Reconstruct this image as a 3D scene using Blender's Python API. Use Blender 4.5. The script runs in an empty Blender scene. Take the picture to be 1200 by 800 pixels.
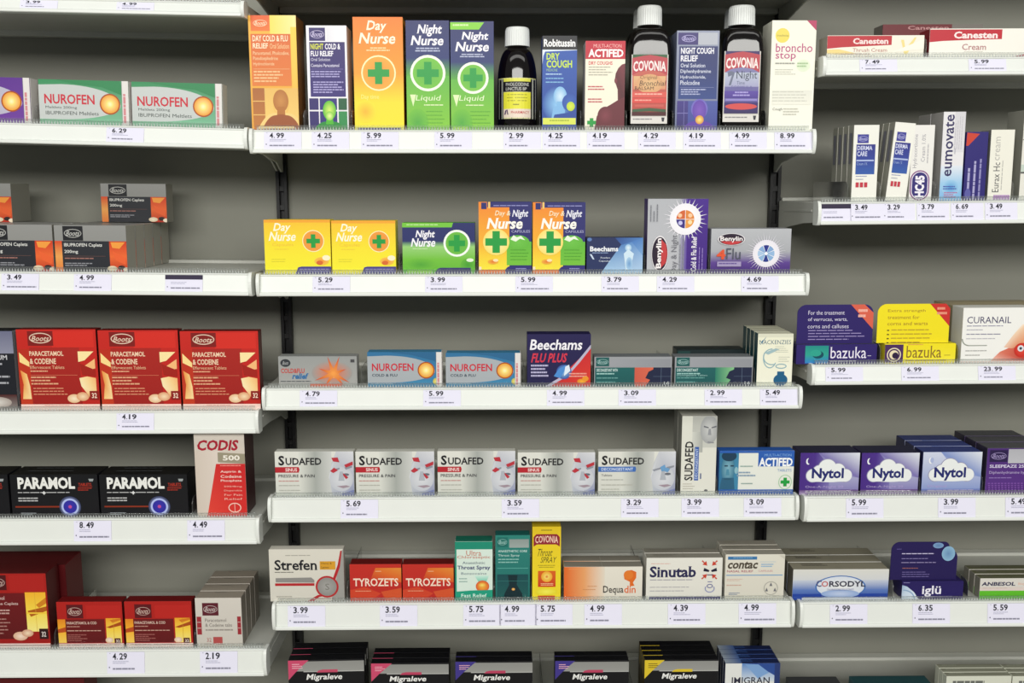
import bpy, math, random
from mathutils import Vector, Matrix

# ------------------------------------------------------------------ camera, light, exposure
SC = bpy.context.scene
COL = SC.collection
ZC = 1.45                      # eye height
F_PX, PITCH, YAW, CX = 1157.9, 0.1544, 0.0135, -0.0418
D = 1.178                      # distance from the eye to the shelf fronts
UPR = 0.168                    # shelf front to upright face
YW = D + 0.178                 # back panel
cy, sy, cp, sp = math.cos(YAW), math.sin(YAW), math.cos(PITCH), math.sin(PITCH)
FW = Vector((sy*cp, cy*cp, -sp)); RT = Vector((cy, -sy, 0)); UP = RT.cross(FW)
EYE = Vector((CX, 0, ZC))
cam = bpy.data.objects.new('camera', bpy.data.cameras.new('camera'))
cam.data.sensor_width = 36; cam.data.lens = F_PX/1200*36
cam.data.clip_start = 0.02
m3 = Matrix((RT, UP, -FW)).transposed()
cam.matrix_world = Matrix.Translation(EYE) @ m3.to_4x4()
COL.objects.link(cam); SC.camera = cam

SC.view_settings.view_transform = 'Standard'; SC.view_settings.look = 'None'
SC.view_settings.gamma = 1; SC.view_settings.use_curve_mapping = False
SC.view_settings.exposure = -0.12
SC.cycles.use_denoising = True
SC.cycles.max_bounces = 8; SC.cycles.transparent_max_bounces = 16
w = bpy.data.worlds.new('shop_ambient'); SC.world = w; w.use_nodes = True
w.node_tree.nodes['Background'].inputs[0].default_value = (0.93, 0.97, 1.0, 1)
w.node_tree.nodes['Background'].inputs[1].default_value = 0.22

def ceiling_lamp(x, y, z, sx, sy_, watt, col=(1, .985, .94)):
    l = bpy.data.lights.new('ceiling_light', 'AREA'); l.shape = 'RECTANGLE'
    l.size = sx; l.size_y = sy_; l.energy = watt; l.color = col
    o = bpy.data.objects.new('ceiling_light', l); o.location = (x, y, z)
    t = Vector((x*0.6, D, 1.05)) - o.location
    o.rotation_euler = t.to_track_quat('-Z', 'Y').to_euler()
    COL.objects.link(o)
ceiling_lamp(0, 0.0, 2.85, 3.2, 0.35, 11)
ceiling_lamp(0, -2.1, 2.45, 4.0, 0.8, 122)

# ------------------------------------------------------------------ pixel measurements -> points in the aisle
def unproj(px, py, Y):
    r = FW*F_PX + RT*(px-600) - UP*(py-400)
    t = (Y-EYE.y)/r.y
    return EYE + r*t
def x_at(px, Y, z):
    a = RT.y*Y + RT.z*(z-ZC); b = FW.y*Y + FW.z*(z-ZC); k = px-600
    return CX + (k*b - F_PX*a)/(F_PX*RT.x - k*FW.x)
def z_at(py, x, Y):
    k = 400-py; v = x-CX
    a = UP.x*v + UP.y*Y; b = FW.x*v + FW.y*Y
    return ZC + (k*b - F_PX*a)/(F_PX*UP.z - k*FW.z)

# ------------------------------------------------------------------ materials
def lin(c):
    return c/12.92 if c <= .04045 else ((c+.055)/1.055)**2.4
def hx(s):
    if not isinstance(s, str): return s
    return tuple(lin(int(s[i:i+2], 16)/255) for i in (0, 2, 4))
def principled(name, col, rough=.5, spec=.5, metal=0, noise=.0, scale=60):
    m = bpy.data.materials.new(name); m.use_nodes = True
    nt = m.node_tree; b = nt.nodes['Principled BSDF']
    b.inputs['Roughness'].default_value = rough; b.inputs['Metallic'].default_value = metal
    b.inputs['Specular IOR Level'].default_value = spec
    c = hx(col)
    if noise:
        n = nt.nodes.new('ShaderNodeTexNoise'); n.inputs['Scale'].default_value = scale; n.inputs['Detail'].default_value = 4
        tc = nt.nodes.new('ShaderNodeTexCoord'); nt.links.new(tc.outputs['Object'], n.inputs['Vector'])
        r = nt.nodes.new('ShaderNodeValToRGB')
        r.color_ramp.elements[0].position = .3; r.color_ramp.elements[1].position = .7
        r.color_ramp.elements[0].color = tuple(x*(1-noise) for x in c)+(1,)
        r.color_ramp.elements[1].color = tuple(min(1, x*(1+noise)) for x in c)+(1,)
        nt.links.new(n.outputs['Fac'], r.inputs['Fac']); nt.links.new(r.outputs['Color'], b.inputs['Base Color'])
    else:
        b.inputs['Base Color'].default_value = c+(1,)
    return m
M_RAIL = principled('white_plastic', 'e4e7e1', .35, .4, noise=.012, scale=25)
M_METAL = principled('painted_metal', 'bfc0b8', .45, .4, noise=.02, scale=40)
M_WALL = principled('grey_panel', '85857b', .6, .3, noise=.03, scale=6)
M_BLACK = principled('black_metal', '0c0c0d', .4, .4, noise=.1)
M_FLOOR = principled('shop_floor', 'a8a49a', .35, .4, noise=.06, scale=8)
M_GLASS = principled('dark_bottle', '0b0605', .07, .6)
M_CAP = principled('white_cap', 'e6e9e6', .4, .4, noise=.01)
def print_mat(name, rough, coat):
    m = bpy.data.materials.new(name); m.use_nodes = True
    nt = m.node_tree; b = nt.nodes['Principled BSDF']
    at = nt.nodes.new('ShaderNodeAttribute'); at.attribute_name = 'ink'
    nt.links.new(at.outputs['Color'], b.inputs['Base Color'])
    n = nt.nodes.new('ShaderNodeTexNoise'); n.inputs['Scale'].default_value = 90
    mr = nt.nodes.new('ShaderNodeMapRange'); mr.inputs['To Min'].default_value = rough-.06; mr.inputs['To Max'].default_value = rough+.06
    nt.links.new(n.outputs['Fac'], mr.inputs['Value']); nt.links.new(mr.outputs['Result'], b.inputs['Roughness'])
    b.inputs['Specular IOR Level'].default_value = coat
    return m
M_CARD = print_mat('printed_card', .38, .35)
M_PAPER = print_mat('printed_paper', .7, .2)
def clear_mat(name, milk):
    m = bpy.data.materials.new(name); m.use_nodes = True
    nt = m.node_tree; nt.nodes.clear()
    out = nt.nodes.new('ShaderNodeOutputMaterial')
    tr = nt.nodes.new('ShaderNodeBsdfTransparent'); tr.inputs[0].default_value = (.95, .96, .955, 1)
    gl = nt.nodes.new('ShaderNodeBsdfGlossy'); gl.inputs['Roughness'].default_value = .12
    df = nt.nodes.new('ShaderNodeBsdfDiffuse'); df.inputs[0].default_value = (.85, .87, .85, 1)
    fr = nt.nodes.new('ShaderNodeFresnel'); fr.inputs[0].default_value = 1.3
    a = nt.nodes.new('ShaderNodeMixShader'); b = nt.nodes.new('ShaderNodeMixShader')
    b.inputs[0].default_value = milk
    nt.links.new(fr.outputs[0], a.inputs[0]); nt.links.new(tr.outputs[0], a.inputs[1]); nt.links.new(gl.outputs[0], a.inputs[2])
    nt.links.new(a.outputs[0], b.inputs[1]); nt.links.new(df.outputs[0], b.inputs[2])
    nt.links.new(b.outputs[0], out.inputs[0])
    return m
M_CLEAR = clear_mat('clear_plastic', .045); M_FROST = clear_mat('frosted_plastic', .5)

# ------------------------------------------------------------------ mesh helpers
class MB:
    def __init__(s): s.v = []; s.f = []; s.c = []; s.sm = []
    def poly(s, pts, col=(1, 1, 1), smooth=False):
        """col: one colour or one per corner"""
        n = len(s.v); s.v += [tuple(p) for p in pts]; s.f.append(tuple(range(n, n+len(pts))))
        s.c.append(col if isinstance(col[0], (tuple, list)) else [col]*len(pts)); s.sm.append(smooth)
    def mesh(s, vs, fs, col=(1, 1, 1), smooth=False):
        n = len(s.v); s.v += [tuple(p) for p in vs]
        for f in fs:
            s.f.append(tuple(n+i for i in f)); s.c.append([col]*len(f)); s.sm.append(smooth)
    def box(s, x0, x1, y0, y1, z0, z1, col=(1, 1, 1), b=0, cols=None):
        """chamfered box; cols may name the six sides F B L R T D"""
        cols = cols or {}
        g = lambda k: cols.get(k, col)
        if b <= 0: b = 1e-5
        P = {}
        vs = []
        for ix, X in enumerate((x0, x1)):
            for iy, Y in enumerate((y0, y1)):
                for iz, Z in enumerate((z0, z1)):
                    dx = b if ix == 0 else -b; dy = b if iy == 0 else -b; dz = b if iz == 0 else -b
                    for ax, p in (('x', (X, Y+dy, Z+dz)), ('y', (X+dx, Y, Z+dz)), ('z', (X+dx, Y+dy, Z))):
                        P[(ix, iy, iz, ax)] = len(vs); vs.append(p)
        n = len(s.v); s.v += vs
        def F(keys, c):
            s.f.append(tuple(n+P[k] for k in keys)); s.c.append([c]*len(keys)); s.sm.append(False)
        F([(0, 0, 0, 'y'), (1, 0, 0, 'y'), (1, 0, 1, 'y'), (0, 0, 1, 'y')], g('F'))
        F([(1, 1, 0, 'y'), (0, 1, 0, 'y'), (0, 1, 1, 'y'), (1, 1, 1, 'y')], g('B'))
        F([(0, 1, 0, 'x'), (0, 0, 0, 'x'), (0, 0, 1, 'x'), (0, 1, 1, 'x')], g('L'))
        F([(1, 0, 0, 'x'), (1, 1, 0, 'x'), (1, 1, 1, 'x'), (1, 0, 1, 'x')], g('R'))
        F([(0, 0, 1, 'z'), (1, 0, 1, 'z'), (1, 1, 1, 'z'), (0, 1, 1, 'z')], g('T'))
        F([(0, 1, 0, 'z'), (1, 1, 0, 'z'), (1, 0, 0, 'z'), (0, 0, 0, 'z')], g('D'))
        for iy, q in ((0, 'F'), (1, 'B')):
            for iz in (0, 1):
                k = [(0, iy, iz, 'y'), (1, iy, iz, 'y'), (1, iy, iz, 'z'), (0, iy, iz, 'z')]
                F(k if (iy == iz) else k[::-1], g(q)) if False else F(k, g(q))
            for ix in (0, 1):
                F([(ix, iy, 0, 'y'), (ix, iy, 1, 'y'), (ix, iy, 1, 'x'), (ix, iy, 0, 'x')], g(q))
        for ix, q in ((0, 'L'), (1, 'R')):
            for iz in (0, 1):
                F([(ix, 0, iz, 'x'), (ix, 1, iz, 'x'), (ix, 1, iz, 'z'), (ix, 0, iz, 'z')], g(q))
        for ix in (0, 1):
            for iy in (0, 1):
                for iz in (0, 1):
                    F([(ix, iy, iz, 'x'), (ix, iy, iz, 'y'), (ix, iy, iz, 'z')], g('F' if iy == 0 else 'B'))
    def prism_x(s, prof, x0, x1, col=(1, 1, 1), smooth=False):
        """profile of (y, z) points run along x, closed with end faces"""
        n = len(prof)
        vs = [(x0, y, z) for y, z in prof] + [(x1, y, z) for y, z in prof]
        fs = [(i, (i+1) % n, n+(i+1) % n, n+i) for i in range(n)] + [tuple(range(n))[::-1], tuple(range(n, 2*n))]
        s.mesh(vs, fs, col, smooth)
    def prism_y(s, prof, y0, y1, col=(1, 1, 1)):
        n = len(prof)
        vs = [(x, y0, z) for x, z in prof] + [(x, y1, z) for x, z in prof]
        fs = [(i, (i+1) % n, n+(i+1) % n, n+i) for i in range(n)] + [tuple(range(n)), tuple(range(n, 2*n))[::-1]]
        s.mesh(vs, fs, col)
    def rings(s, rings, col=(1, 1, 1), smooth=True, caps=True):
        n = len(rings[0]); base = [p for r in rings for p in r]
        fs = []
        for k in range(len(rings)-1):
            for i in range(n):
                j = (i+1) % n
                fs.append((k*n+i, k*n+j, (k+1)*n+j, (k+1)*n+i))
        if caps: fs += [tuple(range(n))[::-1], tuple((len(rings)-1)*n+i for i in range(n))]
        s.mesh(base, fs, col, smooth)
    def build(s, name, mat, parent=None, loc=None):
        me = bpy.data.meshes.new(name); me.from_pydata(s.v, [], s.f)
        a = me.color_attributes.new('ink', 'FLOAT_COLOR', 'CORNER')
        buf = []
        for c in s.c:
            for q in c: buf += [q[0], q[1], q[2], 1.0]
        a.data.foreach_set('color', buf)
        me.polygons.foreach_set('use_smooth', s.sm)
        me.materials.append(mat); me.update()
        o = bpy.data.objects.new(name, me); COL.objects.link(o)
        if parent is not None: o.parent = parent
        if loc is not None: o.location = loc
        return o
def recalc(o):
    import bmesh
    bm = bmesh.new(); bm.from_mesh(o.data); bmesh.ops.recalc_face_normals(bm, faces=bm.faces[:]); bm.to_mesh(o.data); bm.free()
    return o
def tag(o, label, cat, group=None, kind=None):
    if label: o['label'] = label
    if cat: o['category'] = cat
    if group: o['group'] = group
    if kind: o['kind'] = kind
    return o
def empty(name, loc, rot=(0, 0, 0)):
    o = bpy.data.objects.new(name, None); o.empty_display_size = .02
    o.location = loc; o.rotation_euler = rot; COL.objects.link(o); return o
WH = {}
def copy_tree(o, parent=None):
    c = o.copy(); COL.objects.link(c)
    if parent is not None: c.parent = parent
    if o.name in WH: WH[c.name] = WH[o.name]
    for ch in list(o.children): copy_tree(ch, c)
    return c

# ------------------------------------------------------------------ lettering
FONT = bpy.data.fonts.load('<builtin>')
TXT = {}
def glyphs(text, bold=0., serif=0.):
    """triangles of a flat string in a 0..1 box, and its aspect"""
    key = (text, bold, serif)
    if key in TXT: return TXT[key]
    cu = bpy.data.curves.new('t', 'FONT'); cu.body = text; cu.font = FONT
    cu.resolution_u = 2; cu.offset = bold; cu.fill_mode = 'FRONT'
    ob = bpy.data.objects.new('t', cu); COL.objects.link(ob)
    me = bpy.data.meshes.new_from_object(ob.evaluated_get(bpy.context.evaluated_depsgraph_get()))
    bpy.data.objects.remove(ob); bpy.data.curves.remove(cu)
    vs = [(v.co.x, v.co.y) for v in me.vertices]; fs = [tuple(p.vertices) for p in me.polygons]
    if serif:                                   # slab feet and heads on flat stem ends
        cnt = {}
        for f in fs:
            for i in range(len(f)):
                e = tuple(sorted((f[i], f[(i+1) % len(f)]))); cnt[e] = cnt.get(e, 0)+1
        ext = []
        for (a, b), n in cnt.items():
            if n != 1: continue
            (ax, ay), (bx, by) = vs[a], vs[b]
            L = abs(ax-bx)
            if abs(ay-by) < 1e-4 and .05 < L < .24: ext.append((min(ax, bx), max(ax, bx), ay))
        for x0, x1, y in ext:
            low = y < .25
            h = serif*.5; sgn = 1 if low else -1
            n = len(vs)
            vs += [(x0-serif, y), (x1+serif, y), (x1+serif*.7, y+sgn*h), (x0-serif*.7, y+sgn*h)]
            fs.append((n, n+1, n+2, n+3) if low else (n+3, n+2, n+1, n))
    bpy.data.meshes.remove(me)
    if not vs: vs = [(0, 0), (1, 0), (1, 1)]; fs = [(0, 1, 2)]
    x0 = min(p[0] for p in vs); x1 = max(p[0] for p in vs); y0 = min(p[1] for p in vs); y1 = max(p[1] for p in vs)
    nv = [((x-x0)/(x1-x0), (y-y0)/(y1-y0)) for x, y in vs]
    TXT[key] = (nv, fs, (x1-x0)/(y1-y0)); return TXT[key]

rng = random.Random(7)
class Print:
    """ink on one face of a pack: u runs right, v runs DOWN, both 0..1; f: F front, T top, L left, R right"""
    def __init__(s, w, h, d=.04, warp=None):
        s.w, s.h, s.d, s.warp = w, h, d, warp
        s.mb = {}; s.k = 0
    def bucket(s, p):
        return s.mb.setdefault(p or 'print', MB())
    def pt(s, u, v, f, e):
        u = min(1, max(0, u)); v = min(1, max(0, v))
        if s.warp: return s.warp(u, v, e)
        if f == 'F': return ((u-.5)*s.w, -e, (1-v)*s.h)
        if f == 'T': return ((u-.5)*s.w, (1-v)*s.d, s.h+e)
        if f == 'R': return (s.w/2+e, u*s.d, (1-v)*s.h)
        if f == 'L': return (-s.w/2-e, (1-u)*s.d, (1-v)*s.h)
    def eps(s):
        s.k += 1; return .00012+.00003*s.k
    def P(s, pts, c, p=None, f='F', cs=None):
        e = s.eps()
        s.bucket(p).poly([s.pt(u, v, f, e) for u, v in pts], [hx(x) for x in cs] if cs else hx(c))
    def R(s, u0, v0, u1, v1, c, c2=None, dr='v', p=None, f='F', cm=None):
        """rectangle, or a printed colour blend down ('v') or across ('u'); cm = a middle colour"""
        a, b = hx(c), hx(c2 or c); e = s.eps(); B = s.bucket(p)
        m = hx(cm) if cm else None
        def mix(t):
            if m: return tuple(x+(y-x)*t*2 for x, y in zip(a, m)) if t < .5 else tuple(x+(y-x)*(t*2-1) for x, y in zip(m, b))
            return tuple(x+(y-x)*t for x, y in zip(a, b))
        n = 8 if (s.warp or c2) else 1
        for i in range(n):
            t0, t1 = i/n, (i+1)/n
            if dr == 'v' and not s.warp:
                V0, V1 = v0+(v1-v0)*t0, v0+(v1-v0)*t1
                B.poly([s.pt(u0, V1, f, e), s.pt(u1, V1, f, e), s.pt(u1, V0, f, e), s.pt(u0, V0, f, e)], [mix(t1), mix(t1), mix(t0), mix(t0)])
            else:
                U0, U1 = u0+(u1-u0)*t0, u0+(u1-u0)*t1
                if dr == 'v': cc = [mix(1), mix(1), mix(0), mix(0)]
                else: cc = [mix(t0), mix(t1), mix(t1), mix(t0)]
                B.poly([s.pt(U0, v1, f, e), s.pt(U1, v1, f, e), s.pt(U1, v0, f, e), s.pt(U0, v0, f, e)], cc)
    def E(s, u, v, ru, rv, c, c2=None, p=None, f='F', n=28, a0=0, a1=360):
        """ellipse fan; c centre, c2 rim"""
        a, b = hx(c), hx(c2 or c); e = s.eps(); B = s.bucket(p); n = max(6, int(n*(a1-a0)/360))
        for i in range(n):
            t0 = math.radians(a0+(a1-a0)*i/n); t1 = math.radians(a0+(a1-a0)*(i+1)/n)
            B.poly([s.pt(u, v, f, e), s.pt(u+ru*math.cos(t0), v-rv*math.sin(t0), f, e), s.pt(u+ru*math.cos(t1), v-rv*math.sin(t1), f, e)], [a, b, b])
    def C(s, u, v, r, c, c2=None, p=None, f='F', a0=0, a1=360):
        s.E(u, v, r, r*s.w/s.h, c, c2, p, f, a0=a0, a1=a1)          # r in widths
    def O(s, u, v, ru, rv, t, c, p=None, f='F', n=32, a0=0, a1=360):
        """ring of thickness t (in widths)"""
        e = s.eps(); B = s.bucket(p); tv = t*s.w/s.h
        for i in range(n):
            q0 = math.radians(a0+(a1-a0)*i/n); q1 = math.radians(a0+(a1-a0)*(i+1)/n)
            B.poly([s.pt(u+ru*math.cos(q0), v-rv*math.sin(q0), f, e), s.pt(u+ru*math.cos(q1), v-rv*math.sin(q1), f, e),
                    s.pt(u+(ru-t)*math.cos(q1), v-(rv-tv)*math.sin(q1), f, e), s.pt(u+(ru-t)*math.cos(q0), v-(rv-tv)*math.sin(q0), f, e)], hx(c))
    def X(s, u, v, r, t, c, p='emblem', f='F'):
        """plus sign, arm r and half-thickness t in widths"""
        k = s.w/s.h
        s.P([(u-t, v+r*k), (u+t, v+r*k), (u+t, v+t*k), (u+r, v+t*k), (u+r, v-t*k), (u+t, v-t*k), (u+t, v-r*k), (u-t, v-r*k), (u-t, v-t*k), (u-r, v-t*k), (u-r, v+t*k), (u-t, v+t*k)], c, p, f)
    def T(s, text, u0, v0, u1, v1, c, b=.0, i=0., s_=0., rot=0, p=None, f='F', c2=None, arc=0.):
        """text stretched into the box; rot 90 reads upwards; i = slant; arc bows it up in the middle"""
        nv, fs, _ = glyphs(text, b, s_); e = s.eps(); B = s.bucket(p)
        a, bb = hx(c), hx(c2 or c)
        sl = i*(v1-v0)*s.h/s.w if not rot else 0
        W = (u1-u0)-abs(sl)
        out = []
        for x, y in nv:
            if rot == 90:
                out.append((u0+(1-y)*(u1-u0), v1-x*(v1-v0), x))
            else:
                out.append((u0+x*W+y*sl, v0+(1-y)*(v1-v0)-arc*(1-(2*x-1)**2)+0, y))
        for q in fs:
            B.poly([s.pt(out[k][0], out[k][1], f, e) for k in q], [tuple(m+(n-m)*out[k][2] for m, n in zip(bb, a)) for k in q])
    def S(s, u0, v0, u1, v1, n, c, fill=.5, p=None, f='F', rot=0, al='l'):
        """rows of print too small to read in the photograph"""
        c = hx(c); e = s.eps(); B = s.bucket(p)
        for r in range(n):
            a0, a1 = (v0, v1) if not rot else (u0, u1)
            q0 = a0+(a1-a0)*r/n; q1 = q0+(a1-a0)/n*fill
            l0, l1 = (u0, u1) if not rot else (v0, v1)
            L = (l1-l0); t = 0; end = rng.uniform(.6, 1.)
            off = (1-end)/2 if al == 'c' else 0
            while t < end:
                wd = min(rng.uniform(.07, .2), end-t)
                A0, A1 = l0+(t+off)*L, l0+(t+wd+off)*L
                if not rot: q = [(A0, q1), (A1, q1), (A1, q0), (A0, q0)]
                else: q = [(q0, l1+l0-A0), (q1, l1+l0-A0), (q1, l1+l0-A1), (q0, l1+l0-A1)]
                B.poly([s.pt(u, v, f, e) for u, v in q], c)
                t += wd+.016
    def logo(s, u0, v0, u1, v1, c, tc, f='F', ring=True):
        """the square house mark: an oval with slanted script"""
        if c: s.R(u0, v0, u1, v1, c, p='emblem', f=f)
        U, V = u1-u0, v1-v0
        s.T('Boots', u0+.14*U, v0+.32*V, u1-.12*U, v1-.32*V, tc, b=.012, i=.35, p='emblem', f=f)
        if ring: s.O((u0+u1)/2, (v0+v1)/2, U*.43, V*.3, U*.03, tc, p='emblem', f=f, n=20)

# ------------------------------------------------------------------ the setting
m = MB(); m.box(-1.5, 1.5, YW, YW+.03, 0, 2.4, b=.001); tag(recalc(m.build('wall_back', M_WALL)), 'plain grey metal back panel behind all the shelves', None, kind='structure')
m = MB(); m.box(-2.5, 2.5, -2.6, YW+.03, -.03, 0, b=.001); tag(recalc(m.build('floor', M_FLOOR)), 'shop floor in front of the shelving', None, kind='structure')

def upright(px, py, label):
    p = unproj(px, py, D+UPR); x = p.x
    r = tag(empty('slotted_upright', (x, D+UPR, 0)), label, 'upright', 'black shelf uprights')
    m = MB()
    for s in (-1, 1): m.box(s*.0052-.0022, s*.0052+.0022, 0, .0095, 0, 2.3, b=.0003)
    z = .02
    while z < 2.28:
        m.box(-.0031, .0031, .001, .0095, z, z+.007, b=.0002); z += .025
    recalc(m.build('slotted_post', M_BLACK, r))
    m = MB(); m.box(-.0032, .0032, .0062, .0095, 0, 2.3); recalc(m.build('back_channel', M_BLACK, r))
upright(336, 395, 'black slotted metal upright between the left bay and the centre bay')
upright(901.7, 395, 'black slotted metal upright between the centre bay and the right bay')

class Shelf: pass
BOXES = {}
def shelf(key, xl, xr, yt, yb, label, roll=0., lip=True, capL=True, capR=True):
    """yt, yb: where the price rail's top and bottom edge sit at the shelf's centre-bay end"""
    s = Shelf(); px_ref = xr if key[0] == 'L' else xl if key[0] == 'R' else (xl+xr)/2
    zt = unproj(px_ref, yt, D+.004).z; zb = unproj(px_ref, yb, D).z
    s.x0, s.x1 = x_at(xl, D, zb), x_at(xr, D, zb)
    s.xr = {'L': s.x1, 'R': s.x0, 'S': (s.x0+s.x1)/2}[key[0]]
    s.zt, s.roll, s.key = zt, roll, key; H = zt-zb; s.H = H
    s.label = label
    r = empty('display_shelf', (s.xr, D, zt), (0, roll, 0))
    tag(r, label, 'shelf', 'white display shelves')
    a, b = s.x0-s.xr, s.x1-s.xr
    m = MB(); m.box(a+.001, b-.001, .0125, UPR-.002, -.013, 0, b=.0008)
    m.box(a+.004, b-.004, UPR-.006, YW-D-.0012, -.02, .004, b=.0008)
    recalc(m.build('shelf_board', M_METAL, r))
    pr = [(.0045, 0), (.0035, -.0012), (.0042, -.0022), (.0008, -H+.0048), (-.0012, -H+.0042), (-.0022, -H+.003), (-.0022, -H+.0008), (-.0012, -H),
          (.011, -H), (.012, -H+.001), (.012, -.001), (.011, 0)]
    m = MB(); m.prism_x(pr, a+.004, b-.004); recalc(m.build('price_rail', M_RAIL, r))
    for on, X, sg in ((capL, a, 1), (capR, b, -1)):
        if not on: continue
        pts = []
        for i in range(13):
            t = math.pi/2+math.pi*i/12
            pts.append((.002+.006*math.cos(t), -H/2+.0005+(H/2+.0012)*math.sin(t)))
        pts += [(.016, -H-.0005), (.016, .0015)]
        m = MB(); m.prism_x(pts, min(X, X+sg*.0038), max(X, X+sg*.0038)); recalc(m.build('end_cap', M_RAIL, r))
        # folded side bracket running back to the upright
        q = [(.0165, -.001), (.0165, -H*.92), (.06, -H*1.0), (UPR-.04, -.034), (UPR-.012, -.046), (UPR-.003, -.046), (UPR-.003, -.001)]
        m = MB(); m.prism_x(q, min(X+sg*.0006, X+sg*.0026), max(X+sg*.0006, X+sg*.0026))
        q2 = [(.022, -.009), (.022, -.0115), (UPR-.03, -.0135), (UPR-.03, -.011)]
        m.prism_x(q2, min(X-sg*.0004, X+sg*.0008), max(X-sg*.0004, X+sg*.0008))
        bk = recalc(m.build('side_bracket', M_METAL, r))
        m = MB()
        for zz in (-.006, -.03): m.box(min(X+sg*.0004, X+sg*.003), max(X+sg*.0004, X+sg*.003), UPR-.004, UPR+.004, zz-.008, zz, b=.0003)
        recalc(m.build('hook', M_BLACK, bk))
    if lip:
        p = .0034; n = int((b-a-.014)/p); x = a+.007; h = .0056
        m = MB(); m.box(a+.006, b-.006, .0078, .0086, -.0005, h); m.box(a+.006, b-.006, .0074, .0090, h-.0004, h+.0002, b=.0001)
        m.build('clear_lip', M_CLEAR, r)
        m = MB()
        for i in range(n):                       # pressed teeth along the foot of the strip
            X = x+i*p
            m.mesh([(X, .0076, .0003), (X+p*.75, .0076, .0003), (X+p*.37, .0076, .0042), (X+p*.37, .0052, .0006)], [(0, 1, 3), (1, 2, 3), (2, 0, 3), (0, 2, 1)])
        m.build('toothed_foot', M_FROST, r)
    s.obj = r; SH[key] = s
    return s
SH = {}
def shelf_z(s, x): return s.zt - math.tan(s.roll)*(x-s.xr)

nth = ['top', 'second', 'third', 'fourth', 'fifth', 'sixth', 'lowest']
shelf('S0', 287, 962, -34, -8, 'white metal shelf just above the tall bottles, centre bay topmost')
shelf('S1', 293, 955, 152.5, 179.5, 'white metal shelf under the tall bottles and tall cartons, centre bay')
shelf('S2', 301, 947, 321.5, 346.5, 'white metal shelf under yellow, green and purple cartons, centre bay')
shelf('S3', 308, 939, 454.5, 479.5, 'white metal shelf under the low grey and teal cartons, centre bay')
shelf('S4', 315, 935, 582.3, 610.3, 'white metal shelf under the row of silver grey cartons, centre bay')
shelf('S5', 320, 930, 706, 736.2, 'white metal shelf under throat spray and lozenge cartons, centre bay')
shelf('S6', 326, 925, 842, 873, 'white metal shelf under the black cartons with coloured corners, centre bay')
shelf('L0', -345, 287, 3, 19.5, 'uppermost white metal shelf in the left bay, only its rail showing', roll=.018)
shelf('L1', -340, 291, 151, 174.5, 'white metal shelf under the silver and green cartons, left bay', roll=.024)
shelf('L2', -330, 296, 320.5, 346.5, 'white metal shelf under grey and orange cartons, left bay', roll=.009)
shelf('L3', -322, 304, 481.5, 507.5, 'white metal shelf under the three large red cartons, left bay')
shelf('L4', -315, 305, 607, 637, 'white metal shelf under the black cartons and the tall red one, left bay')
shelf('L5', -300, 313.5, 760.5, 791.5, 'lowest white metal shelf in the left bay, under small red cartons')
shelf('R0', 966, 1640, -92, -70, 'uppermost white metal shelf in the right bay, above the cream cartons')
shelf('R1', 963, 1620, 67.5, 88.5, 'white metal shelf under the flat red and white cream cartons, right bay', roll=-.005)
shelf('R2', 957, 1605, 237, 263.5, 'white metal shelf under the upright narrow cream cartons, right bay', roll=-.008)
shelf('R3', 950, 1590, 428, 451, 'white metal shelf under navy and yellow header cartons, right bay', roll=-.005)
shelf('R4', 941, 1575, 582, 611, 'white metal shelf under the blue cartons with white clouds, right bay', roll=-.002)
shelf('R5', 936, 1560, 706, 735, 'white metal shelf under the white and blue oval carton, right bay')
shelf('R6', 930, 1550, 842, 873, 'white metal shelf at the foot of the right bay, under teal and cream packs')
shelf('L6', -290, 318, 900, 930, 'white metal shelf at the foot of the left bay')

# ------------------------------------------------------------------ packs
GAP = .0125            # pack fronts stand this far behind the rail front
ORD = ['', 'second', 'third', 'fourth', 'fifth', 'sixth', 'seventh']
REFX = {}
def place(sk, px0, px1, pyt, back=0.):
    """from the pack's foot (px0..px1) and its top edge pyt on shelf sk: x centre, width, height, z"""
    s = SH[sk]; Y = D+GAP+back
    zm = shelf_z(s, x_at((px0+px1)/2, Y, s.zt))
    x0, x1 = x_at(px0, Y, zm), x_at(px1, Y, zm); xc = (x0+x1)/2
    z = shelf_z(s, xc)
    h = z_at(pyt, xc, Y)-z
    return xc, x1-x0-.0004, h, z, Y
def make_carton(w, h, d, base, design, side=None, top=None, flaps='', name='medicine_carton', left=None):
    cols = {'L': hx(left or side or base), 'R': hx(side or base), 'T': hx(top or base), 'D': hx(base), 'B': hx(base), 'F': hx(base)}  # many top tones passed in are darkened to paint in the shelf's shade
    pr = Print(w, h, d); B = pr.bucket('print')
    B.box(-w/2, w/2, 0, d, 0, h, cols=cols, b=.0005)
    # tuck-in closing flap: a slit along the top panel's back edge, its thumb notch and end seams
    dk = tuple(c*.45 for c in cols['T'])
    B.poly([(-w/2+.0012, d-.0016, h+.00006), (w/2-.0012, d-.0016, h+.00006), (w/2-.0012, d-.0012, h+.00006), (-w/2+.0012, d-.0012, h+.00006)], dk)
    for sg, k in ((-1, 'L'), (1, 'R')):
        q = tuple(c*.6 for c in cols[k]); X = sg*(w/2+.00006)
        B.poly([(X, .0014, .001), (X, .0017, .001), (X, .0017, h-.001), (X, .0014, h-.001)], q)
    if design: design(pr)
    root = pr.mb.pop('print').build(name, M_CARD)
    for p, b in pr.mb.items(): b.build(p, M_CARD, root)
    for q in flaps:
        sg = -1 if q == 'L' else 1
        m = MB(); X = sg*w/2
        m.box(min(X+sg*.0001, X+sg*.0007), max(X+sg*.0001, X+sg*.0007), .0006, d-.0008, .0006, h-.0006, b=.0002, col=cols[q])
        m.build('end_flap', M_CARD, root)
    return root
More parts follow.
